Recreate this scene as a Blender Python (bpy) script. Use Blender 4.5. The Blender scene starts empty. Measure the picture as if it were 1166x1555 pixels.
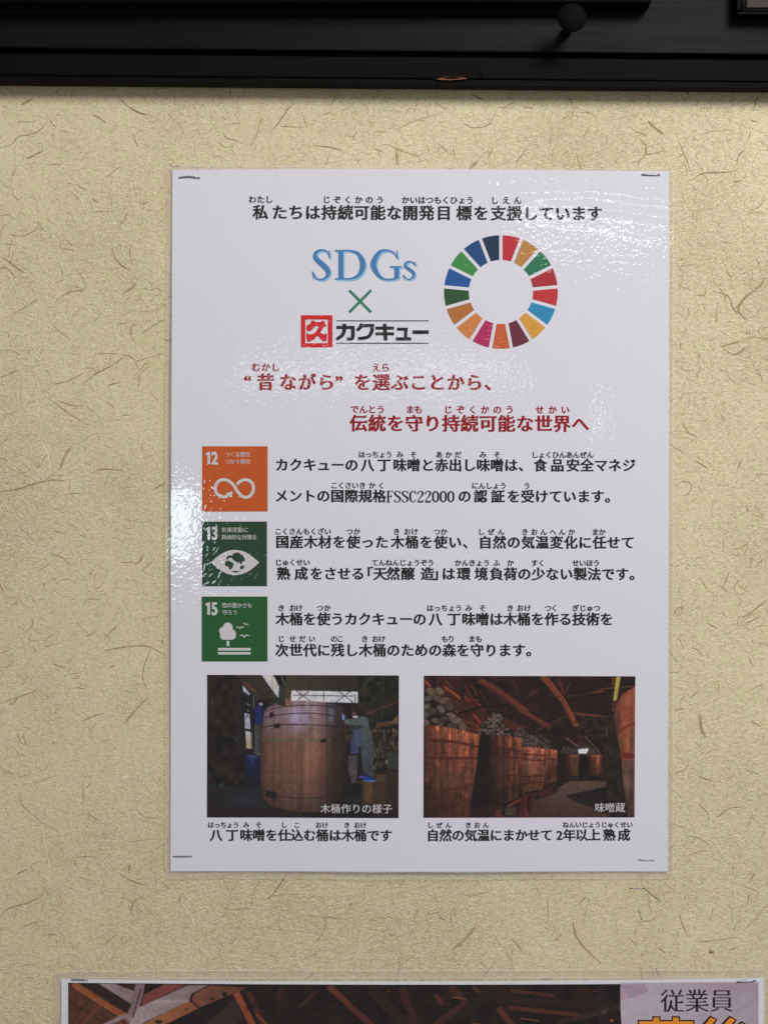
import bpy, bmesh, math, random
import numpy as np
from mathutils import Vector
from mathutils.geometry import tessellate_polygon, delaunay_2d_cdt

# ------------------------------------------------------------------ camera, world, lamps
SC = bpy.context.scene
K = 0.0002785            # metres on the wall per photograph pixel (the A4 sheet gives the scale)
D = 0.65                 # camera distance from the wall
cam_d = bpy.data.cameras.new('camera'); cam = bpy.data.objects.new('camera', cam_d)
SC.collection.objects.link(cam); SC.camera = cam
cam.location = (0, -D, 0); cam.rotation_euler = (math.radians(90), 0, 0)
cam_d.sensor_fit = 'VERTICAL'; cam_d.sensor_height = 24.0
cam_d.lens = 24.0 * D / (1555 * K); cam_d.clip_start = 0.01; cam_d.clip_end = 20

W = bpy.data.worlds.new('World'); SC.world = W; W.use_nodes = True
bg = W.node_tree.nodes['Background']; bg.inputs[0].default_value = (1.0, 0.97, 0.98, 1); bg.inputs[1].default_value = 0.235

def area_lamp(name, loc, target, sx, sy, power, col=(1, 1, 1)):
    l = bpy.data.lights.new(name, 'AREA'); l.shape = 'RECTANGLE'; l.size = sx; l.size_y = sy
    l.energy = power; l.color = col
    o = bpy.data.objects.new(name, l); SC.collection.objects.link(o); o.location = loc
    o.rotation_euler = (Vector(target) - Vector(loc)).to_track_quat('-Z', 'Y').to_euler()
    return o
area_lamp('ceiling_lamp', (0.50, -0.92, 0.68), (0.02, 0, 0.0), 0.40, 0.40, 11.4, (1.0, 0.98, 0.955))
def room_lamp(name, px, py, w, h, rad, col=(1, 1, 1)):
    # a lamp of the room 2 m in front of the wall, as seen mirrored in the film at that place
    s = (D + 2.0) / D
    return area_lamp(name, ((px - 583) * K * s, -2.0, (777.5 - py) * K * s), ((px - 583) * K, 0, (777.5 - py) * K), w, h, rad * math.pi * w * h, col)
room_lamp('tube_lamp', 890, 318, 0.26, 0.016, 15)
room_lamp('doorway_lamp', 294, 812, 0.075, 0.17, 11, (0.76, 0.97, 1))
room_lamp('shop_window_lamp', 565, 546, 0.42, 0.026, 3.6)
room_lamp('spot_lamp', 893, 615, 0.008, 0.11, 10, (1, .93, .88))

SC.view_settings.view_transform = 'Standard'; SC.view_settings.look = 'None'
SC.view_settings.exposure = 0.05; SC.view_settings.gamma = 1.0
SC.cycles.max_bounces = 6

random.seed(7); rng = np.random.default_rng(5)

# ------------------------------------------------------------------ helpers
def P(px, py, d=0.0):
    s = (D - d) / D
    return Vector(((px - 583) * K * s, -d, (777.5 - py) * K * s))
def lin(c):
    c = np.asarray(c, float) / 255.0
    return np.where(c <= 0.04045, c / 12.92, ((c + 0.055) / 1.055) ** 2.4)
def alb(r, g, b, f=1.06):
    v = np.clip(lin((r, g, b)) * f, 0, 0.9); return (float(v[0]), float(v[1]), float(v[2]), 1)

def empty(name, loc=(0, 0, 0)):
    o = bpy.data.objects.new(name, None); SC.collection.objects.link(o); o.location = loc
    o.empty_display_size = 0.01; return o
def tag(o, label=None, cat=None, group=None, kind=None):
    if label: o['label'] = label
    if cat: o['category'] = cat
    if group: o['group'] = group
    if kind: o['kind'] = kind
    return o
def link(name, me, mat, parent=None):
    o = bpy.data.objects.new(name, me); SC.collection.objects.link(o)
    if mat is not None:
        me.materials.clear(); me.materials.append(mat)
    if parent: o.parent = parent
    return o
def from_data(name, vs, fs, mat, parent=None, smooth=False):
    me = bpy.data.meshes.new(name); me.from_pydata([tuple(v) for v in vs], [], fs)
    me.update()
    if smooth: me.polygons.foreach_set('use_smooth', [True] * len(me.polygons))
    return link(name, me, mat, parent)

def nt_new(name):
    m = bpy.data.materials.new(name); m.use_nodes = True
    nt = m.node_tree; return m, nt, nt.nodes['Principled BSDF']
def mth(nt, op, a, b=None, c=None):
    n = nt.nodes.new('ShaderNodeMath'); n.operation = op
    for i, v in enumerate((a, b, c)):
        if v is None: continue
        if isinstance(v, (int, float)): n.inputs[i].default_value = v
        else: nt.links.new(v, n.inputs[i])
    return n.outputs[0]
def noise(nt, vec, scale, detail=2, rough=.5, dist=0.0):
    n = nt.nodes.new('ShaderNodeTexNoise'); n.inputs['Scale'].default_value = scale
    n.inputs['Detail'].default_value = detail; n.inputs['Roughness'].default_value = rough
    n.inputs['Distortion'].default_value = dist
    nt.links.new(vec, n.inputs['Vector']); return n.outputs[0]
def mapping(nt, vec, rot=(0, 0, 0), scale=(1, 1, 1)):
    n = nt.nodes.new('ShaderNodeMapping'); n.inputs['Rotation'].default_value = rot; n.inputs['Scale'].default_value = scale
    nt.links.new(vec, n.inputs['Vector']); return n.outputs[0]
def ramp(nt, fac, stops):
    n = nt.nodes.new('ShaderNodeValToRGB'); e = n.color_ramp.elements
    e[0].position, e[0].color = stops[0]; e[1].position, e[1].color = stops[-1]
    for p, c in stops[1:-1]:
        x = e.new(p); x.color = c
    nt.links.new(fac, n.inputs[0]); return n.outputs[0]
def bump(nt, h, dist, normal=None):
    n = nt.nodes.new('ShaderNodeBump'); n.inputs['Strength'].default_value = 1; n.inputs['Distance'].default_value = dist
    nt.links.new(h, n.inputs['Height'])
    if normal is not None: nt.links.new(normal, n.inputs['Normal'])
    return n.outputs[0]

# the relief of the laminating film: orange peel everywhere, long creases near its upper right
FILM = bpy.data.node_groups.new('film_relief', 'ShaderNodeTree')
FILM.interface.new_socket('Normal', in_out='OUTPUT', socket_type='NodeSocketVector')
def build_film():
    nt = FILM; out = nt.nodes.new('NodeGroupOutput'); g = nt.nodes.new('ShaderNodeNewGeometry'); pos = g.outputs['Position']
    sep = nt.nodes.new('ShaderNodeSeparateXYZ'); nt.links.new(pos, sep.inputs[0]); X = sep.outputs[0]; Z = sep.outputs[2]
    pos = mapping(nt, pos, (.7, .4, .9)); st = mapping(nt, pos, (0.3, 0.5, 0), (1, 1, 1.4))
    peel = mth(nt, 'MULTIPLY', noise(nt, st, 430, 0, .5, .9), 2.5e-5)
    fine = mth(nt, 'MULTIPLY', noise(nt, pos, 1100, 0), 2.0e-6)
    big = mth(nt, 'MULTIPLY', noise(nt, pos, 26, 1), 2.2e-4)
    h = mth(nt, 'ADD', mth(nt, 'ADD', peel, fine), big)
    wob = mth(nt, 'MULTIPLY', mth(nt, 'SUBTRACT', noise(nt, pos, 60, 1), .5), .0025)
    # (px centre, py there, slope, curvature, half width m, height m, from px)
    for (cx, cy, sl, cu, s, a, fx) in ((880, 292, .03, 5.5e-4, .0026, 1.1e-4, 720), (900, 318, .10, 1.2e-4, .0022, 1.0e-4, 800), (760, 270, .02, 1e-4, .0035, 4e-5, 470), (850, 348, .12, 2e-4, .004, 3e-5, 760)):
        x0 = (cx - 583) * K; z0 = (777.5 - cy) * K; dx = mth(nt, 'SUBTRACT', X, x0)
        zc = mth(nt, 'ADD', mth(nt, 'MULTIPLY', dx, -sl), mth(nt, 'MULTIPLY', mth(nt, 'MULTIPLY', dx, dx), -cu / K))
        q = mth(nt, 'SUBTRACT', mth(nt, 'SUBTRACT', mth(nt, 'SUBTRACT', Z, z0), zc), wob)
        q = mth(nt, 'DIVIDE', q, s); e = mth(nt, 'EXPONENT', mth(nt, 'MULTIPLY', mth(nt, 'MULTIPLY', q, q), -1.0))
        f = mth(nt, 'DIVIDE', mth(nt, 'SUBTRACT', X, (fx - 583) * K), .02); f.node.use_clamp = True
        h = mth(nt, 'ADD', h, mth(nt, 'MULTIPLY', mth(nt, 'MULTIPLY', e, a), f))
    nt.links.new(bump(nt, h, 1.0), out.inputs[0])
build_film()

def coat(nt, b, rough=.03):
    g = nt.nodes.new('ShaderNodeGroup'); g.node_tree = FILM
    b.inputs['Coat Weight'].default_value = 1; b.inputs['Coat Roughness'].default_value = rough; b.inputs['Coat IOR'].default_value = 1.5
    nt.links.new(g.outputs[0], b.inputs['Coat Normal'])
    b.inputs['Specular IOR Level'].default_value = 0.1; b.inputs['Roughness'].default_value = .7
_mats = {}
def ink(name, col, grain=.10):
    if name in _mats: return _mats[name]
    m, nt, b = nt_new(name); g = nt.nodes.new('ShaderNodeNewGeometry')
    f = noise(nt, g.outputs['Position'], 1400, 2, .6)
    lo = tuple(c * (1 - grain) for c in col[:3]) + (1,); hi = tuple(min(.95, c * (1 + grain)) for c in col[:3]) + (1,)
    nt.links.new(ramp(nt, f, [(.3, lo), (.7, hi)]), b.inputs['Base Color']); coat(nt, b); _mats[name] = m; return m

M_black = ink('black_ink', (.012, .012, .013, 1))
M_softblack = ink('grey_black_ink', (.020, .022, .022, 1))
M_red = ink('red_ink', alb(158, 18, 30, .88))
M_white = ink('white_print', (.62, .60, .62, 1), .04)
M_paper = ink('white_paper', (.740, .730, .805, 1), .03)

def print_material(name):
    m, nt, b = nt_new(name); a = nt.nodes.new('ShaderNodeAttribute'); a.attribute_name = 'print'
    nt.links.new(a.outputs['Color'], b.inputs['Base Color']); coat(nt, b); return m

# ------------------------------------------------------------------ lettering outlines
_glyph = {}
def raw_glyph(ch):
    if ch in _glyph: return _glyph[ch]
    c = bpy.data.curves.new('tmp', 'FONT'); c.body = ch; c.size = 1
    o = bpy.data.objects.new('tmp', c); SC.collection.objects.link(o); bpy.context.view_layer.update()
    k = o.to_curve(bpy.context.evaluated_depsgraph_get()); loops = []
    for s in k.splines:
        bp = s.bezier_points; n = len(bp); L = []
        for i in range(n):
            a, b = bp[i], bp[(i + 1) % n]
            p0, p1, p2, p3 = a.co, a.handle_right, b.handle_left, b.co
            straight = abs((p1 - p0).cross(p3 - p0).z) + abs((p2 - p0).cross(p3 - p0).z) < 1e-4
            st = 1 if straight else 4
            for j in range(st):
                t = j / st; u = 1 - t
                q = p0 * u ** 3 + p1 * 3 * u * u * t + p2 * 3 * u * t * t + p3 * t ** 3
                if not L or (abs(q.x - L[-1][0]) + abs(q.y - L[-1][1])) > .004: L.append((q.x, q.y))
        if len(L) > 2: loops.append(L)
    o.to_curve_clear(); SC.collection.objects.unlink(o); bpy.data.objects.remove(o); bpy.data.curves.remove(c)
    _glyph[ch] = loops; return loops
def sarea(L): return sum(L[i][0] * L[(i + 1) % len(L)][1] - L[(i + 1) % len(L)][0] * L[i][1] for i in range(len(L))) / 2
def brush(loops, dx, dy, uroko=True):
    """thicken the upright strokes by dx and the level ones by dy; give level strokes the wedge end of a brush face"""
    if not loops: return []
    big = max(loops, key=lambda l: abs(sarea(l))); sg = 1 if sarea(big) > 0 else -1
    res = []
    for L in loops:
        n = len(L); N = []
        for i in range(n):
            a, b = L[i], L[(i + 1) % n]; ex, ey = b[0] - a[0], b[1] - a[1]; l = math.hypot(ex, ey) or 1e-9
            nx, ny = sg * ey / l, -sg * ex / l; N.append((nx, ny, dx * nx * nx + dy * ny * ny, l, ex, ey))
        R = []
        for i in range(n):
            n1, n2 = N[i - 1], N[i]; det = n1[0] * n2[1] - n1[1] * n2[0]
            if abs(det) > .35:
                x = (n1[2] * n2[1] - n1[1] * n2[2]) / det; y = (n1[0] * n2[2] - n1[2] * n2[0]) / det
            else:
                x = (n1[0] * n1[2] + n2[0] * n2[2]) / 2; y = (n1[1] * n1[2] + n2[1] * n2[2]) / 2
            m = math.hypot(x, y); lim = .05
            if m > lim: x, y = x * lim / m, y * lim / m
            R.append((L[i][0] + x, L[i][1] + y))
        out = []
        for i in range(n):
            e0, e1, e2 = N[i - 1], N[i], N[(i + 1) % n]
            p, q = R[i], R[(i + 1) % n]
            is_end = uroko and e1[0] > .9 and .04 < e1[3] < .1 and e0[3] > .16 and e2[3] > .16 and abs(e0[5]) < .12 * e0[3] and abs(e2[5]) < .12 * e2[3] and (L[i][0] >= max(L[i-1][0], L[(i+2) % n][0]))
            out.append(p)
            if is_end:
                if p[1] > q[1]:      # going down: wedge before p
                    out.pop(); out += [(p[0] - .13, p[1]), (p[0] - .04, p[1] + .055), (p[0] + .01, p[1] - .005)]
                else:
                    R[(i + 1) % n] = (q[0] + .01, q[1] - .005)
                    out.append(R[(i + 1) % n]); out.append((q[0] - .04, q[1] + .055)); R[(i + 1) % n] = (q[0] - .13, q[1])
        res.append(out)
    return res
_filled = {}
def filled(ch, dx, dy, ur):
    """the brushed glyph as (points n x 2 in em, triangles), overlaps merged by winding number"""
    key = (ch, dx, dy, ur)
    if key in _filled: return _filled[key]
    loops = brush(raw_glyph(ch), dx, dy, ur); vs, es = [], []
    if not loops: _filled[key] = (np.zeros((0, 2)), []); return _filled[key]
    src = raw_glyph(ch); big = max(src, key=lambda l: abs(sarea(l))); sg = 1 if sarea(big) > 0 else -1
    for L in loops:
        b = len(vs); n = len(L)
        for x, y in L: vs.append(Vector((x, y)))
        es += [(b + i, b + (i + 1) % n) for i in range(n)]
    out = delaunay_2d_cdt(vs, es, [], 0, 1e-5); V = np.array([(v[0], v[1]) for v in out[0]]); T = [tuple(f) for f in out[2]]
    if not T: _filled[key] = (V, []); return _filled[key]
    Cn = np.array([V[list(t)].mean(0) for t in T]); wn = np.zeros(len(T))
    for L in loops:
        a = np.array(L); b = np.roll(a, -1, 0)
        for (xa, ya), (xb, yb) in zip(a, b):
            if ya == yb: continue
            up = (ya <= Cn[:, 1]) & (yb > Cn[:, 1]); dn = (yb <= Cn[:, 1]) & (ya > Cn[:, 1])
            side = (xb - xa) * (Cn[:, 1] - ya) - (Cn[:, 0] - xa) * (yb - ya)
            wn += (up & (side > 0)).astype(float) - (dn & (side < 0)).astype(float)
    keep = []
    for t, w in zip(T, wn * sg):
        if w > .5:
            (x0, y0), (x1, y1), (x2, y2) = V[t[0]], V[t[1]], V[t[2]]
            if (x1 - x0) * (y2 - y0) - (x2 - x0) * (y1 - y0) < 0: t = t[::-1]
            keep.append(t)
    _filled[key] = (V, keep); return _filled[key]
class Text:
    """printed lettering: runs of characters set one by one, one mesh"""
    def __init__(s): s.v = []; s.f = []
    def glyph(s, ch, fx, dx, dy, ur):
        V, T = filled(ch, dx, dy, ur); b = len(s.v)
        s.v += [fx(x, y) for x, y in V]; s.f += [tuple(b + i for i in t) for t in T]
    def runs(s, runs, yl, yr, em, dx, dy, ur=True, xr=(380, 960)):
        for (st, a, b_) in runs:
            n = len(st)
            for i, ch in enumerate(st):
                x = a if n == 1 else a + (b_ - a) * i / (n - 1); y = yl + (yr - yl) * (x - xr[0]) / (xr[1] - xr[0])
                w = .43 if ch in '“”' else (.5 if ord(ch) < 128 else 1)
                s.glyph(ch, lambda u, v, x=x, y=y, w=w: (x + (u - w / 2) * em, y - (v - .37) * em), dx, dy, ur)
        return s
    def polys(s, L):
        for q in L:
            b = len(s.v); s.v += q
            for t in tessellate_polygon([[Vector((x, -y, 0)) for x, y in q]]): s.f.append(tuple(b + i for i in t))
        return s
    def build(s, name, mat, parent, d):
        o = from_data(name, [(((x - 583) * K), -d, (777.5 - y) * K) for x, y in s.v], s.f, mat, parent)
        bm = bmesh.new(); bm.from_mesh(o.data)
        for f in bm.faces:
            f.normal_update()
            if f.normal.y > 0: f.normal_flip()
        bm.to_mesh(o.data); bm.free(); return o
class Flat:
    """collects closed loops given in photograph pixels, filled as flat print"""
    def __init__(s): s.loops = []
    def add(s, loops): s.loops += loops
    def build(s, name, mat, parent, d):
        c = bpy.data.curves.new(name, 'CURVE'); c.dimensions = '2D'; c.fill_mode = 'BOTH'
        for L in s.loops:
            sp = c.splines.new('POLY'); sp.points.add(len(L) - 1); sp.use_cyclic_u = True
            for i, (x, y) in enumerate(L): sp.points[i].co = (x, -y, 0, 1)
        o = bpy.data.objects.new('tmp', c); SC.collection.objects.link(o); bpy.context.view_layer.update()
        me = bpy.data.meshes.new_from_object(o.evaluated_get(bpy.context.evaluated_depsgraph_get()))
        SC.collection.objects.unlink(o); bpy.data.objects.remove(o); bpy.data.curves.remove(c)
        n = len(me.vertices); co = np.empty(n * 3); me.vertices.foreach_get('co', co); co = co.reshape(-1, 3)
        v = np.stack([(co[:, 0] - 583) * K, np.full(n, -d), (777.5 + co[:, 1]) * K], 1)
        me.vertices.foreach_set('co', v.ravel()); me.update()
        # all faces towards the viewer (-Y)
        if len(me.polygons) and me.polygons[0].normal.y > 0: me.flip_normals()
        me.name = name; return link(name, me, mat, parent)
def poly_each(name, polys, mat, parent, d):
    """overlapping simple shapes of one colour, each tessellated by itself, joined as one print"""
    vs, fs = [], []
    for i, L in enumerate(polys):
        pts = [P(x, y, 0) for x, y in L]; b = len(vs)
        for p in pts: vs.append((p.x, -d - i * 2e-6, p.z))
        for t in tessellate_polygon([[Vector((p.x, p.z, 0)) for p in pts]]): fs.append(tuple(b + q for q in t))
    o = from_data(name, vs, fs, mat, parent); me = o.data
    bm = bmesh.new(); bm.from_mesh(me)
    for f in bm.faces:
        f.normal_update()
        if f.normal.y > 0: f.normal_flip()
    bm.to_mesh(me); bm.free(); return o
def smooth(pts, n=8):
    R = []; m = len(pts); dim = len(pts[0])
    for i in range(m - 1):
        a = pts[max(i - 1, 0)]; b = pts[i]; c = pts[i + 1]; d = pts[min(i + 2, m - 1)]
        for j in range(n):
            t = j / n
            R.append(tuple(.5 * (2 * b[k] + (c[k] - a[k]) * t + (2 * a[k] - 5 * b[k] + 4 * c[k] - d[k]) * t * t + (3 * b[k] - a[k] - 3 * c[k] + d[k]) * t ** 3) for k in range(dim)))
    R.append(tuple(pts[-1])); return R
def pen(pts, n=8):
    """a closed outline round a centre line of (x, y, width)"""
    q = smooth(pts, n) if len(pts) > 2 else pts
    A, B = [], []
    for i in range(len(q)):
        a = q[max(i - 1, 0)]; b = q[min(i + 1, len(q) - 1)]; ex, ey = b[0] - a[0], b[1] - a[1]; l = math.hypot(ex, ey) or 1
        w = q[i][2] / 2; A.append((q[i][0] - ey / l * w, q[i][1] + ex / l * w)); B.append((q[i][0] + ey / l * w, q[i][1] - ex / l * w))
    return A + B[::-1]
def tr(L, ox, oy, s): return [(ox + p[0] / s, oy + p[1] / s) for p in L]

# ------------------------------------------------------------------ the wall
def wall_material():
    m, nt, b = nt_new('fibre_wallpaper'); g = nt.nodes.new('ShaderNodeNewGeometry'); pos = mapping(nt, g.outputs['Position'], (.7, .4, .9))
    n1 = noise(nt, pos, 620, 4, .7); n2 = noise(nt, pos, 34, 3, .6)
    f = mth(nt, 'ADD', mth(nt, 'MULTIPLY', n1, .7), mth(nt, 'MULTIPLY', n2, .3))
    c = ramp(nt, f, [(.34, (.62, .53, .33, 1)), (.5, (.735, .635, .42, 1)), (.66, (.79, .695, .475, 1))])
    # faint olive and pinkish clouds in the pulp
    h = noise(nt, pos, 260, 2, .6)
    t = ramp(nt, h, [(.35, (.97, 1.0, .86, 1)), (.65, (1.0, .965, 1.0, 1))])
    mx = nt.nodes.new('ShaderNodeMix'); mx.data_type = 'RGBA'; mx.blend_type = 'MULTIPLY'; mx.inputs[0].default_value = .8
    nt.links.new(c, mx.inputs[6]); nt.links.new(t, mx.inputs[7]); nt.links.new(mx.outputs[2], b.inputs['Base Color'])
    b.inputs['Roughness'].default_value = .46; b.inputs['Specular IOR Level'].default_value = .6
    a1 = noise(nt, mapping(nt, pos, (0, .5, 0), (1, 1, 2.6)), 520, 3, .6, .6)
    a2 = noise(nt, mapping(nt, pos, (0, -.9, 0), (1, 1, 3.2)), 430, 2, .6, .8)
    a3 = noise(nt, pos, 1600, 2, .5)
    amp = noise(nt, pos, 14, 1)
    hgt = mth(nt, 'ADD', mth(nt, 'MAXIMUM', a1, a2), mth(nt, 'MULTIPLY', a3, .22))
    hgt = mth(nt, 'MULTIPLY', hgt, mth(nt, 'ADD', mth(nt, 'MULTIPLY', amp, 1.6), .0))
    nt.links.new(bump(nt, hgt, 9.5e-4), b.inputs['Normal'])
    return m
M_wall = wall_material()
wall = from_data('wall', [(-.9, 0, -.9), (.9, 0, -.9), (.9, 0, .9), (-.9, 0, .9)], [(0, 1, 2, 3)], M_wall)
tag(wall, kind='structure')

# fibres pressed into the wallpaper: thin raised ribbons
FIB_V, FIB_F, FIB_C = [], [], []
WC = np.array([.715, .62, .405])
PAL = {'brown': (.22, .130, .040), 'olive': (.27, .20, .055), 'tan': (.40, .28, .12), 'red': (.30, .14, .055), 'white': (.86, .80, .66), 'dark': (.10, .06, .03), 'rust': (.16, .03, .012)}
def fibre(pts, w, col, mix=0.0):
    """pts in photograph pixels on the wall, w the widest width in pixels"""
    mix = min(1, mix + .20); c = np.array(PAL[col]) * (1 - mix) + WC * mix; ph = random.uniform(0, 6.3)
    q = smooth([p[:2] for p in pts], 5) if len(pts) > 2 else [tuple(np.array(pts[0]) + (np.array(pts[1]) - np.array(pts[0])) * t / 4) for t in range(5)]
    b = len(FIB_V); n = len(q); off = 2.0e-5 + random.random() * 4e-5
    for i, (x, y) in enumerate(q):
        a = q[max(i - 1, 0)]; e = q[min(i + 1, n - 1)]; ex, ey = e[0] - a[0], e[1] - a[1]; l = math.hypot(ex, ey) or 1
        t = i / (n - 1); ww = w * (.25 + .75 * math.sin(math.pi * min(max(t * .9 + .07, 0), 1)) ** .7) * random.uniform(.45, 1.15) / 2
        for s, dd in ((-1, 0), (0, w * K * .22), (1, 0)):
            p = P(x - ey / l * ww * s, y + ex / l * ww * s); FIB_V.append((p.x, -off - dd, p.z)); FIB_C.append(c + (WC - c) * max(0, .55 * math.sin(t * 9 + ph) * random.random() + (.35 if t < .15 or t > .85 else 0)))
        if i:
            o = b + 3 * (i - 1)
            FIB_F.append((o, o + 3, o + 4, o + 1)); FIB_F.append((o + 1, o + 4, o + 5, o + 2))
def walk(x, y, L, ang, curl, n=6):
    pts = [(x, y)]; st = L / n; k = random.gauss(0, curl)
    for _ in range(n):
        ang += k + random.gauss(0, curl * .6); x += math.cos(ang) * st; y += math.sin(ang) * st; pts.append((x, y))
    return pts
def FR(ox, oy, s, pts, w, col, mix=0.0):
    q = [(ox + x / s, oy + y / s) for x, y in pts]; fibre(q, w * 1.15, col, mix)
    if w > 1.8:      # frayed companions along the thicker stems
        for _ in range(2):
            k = random.uniform(-.5, .5) * w; fibre([(x + k + random.gauss(0, .5), y + k * .6 + random.gauss(0, .5)) for x, y in q], w * .5, random.choice(('brown', 'olive', col)), random.uniform(0, .35))
A5 = (0, 400, 4.442); A6 = (0, 740, 4.319); A1 = (0, 150, 4.485); AB = (0, 1100, 4.485)
B1 = (0, 1320, 2.915); B2 = (390, 1320, 2.915); B3 = (780, 1320, 3.02); T1 = (0, 130, 2.915); T2 = (400, 130, 2.915); T3 = (780, 130, 3.02)
R1 = (1010, 350, 3.455); R2 = (1010, 800, 3.109); R0 = (1010, 150, 7.474)
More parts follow.
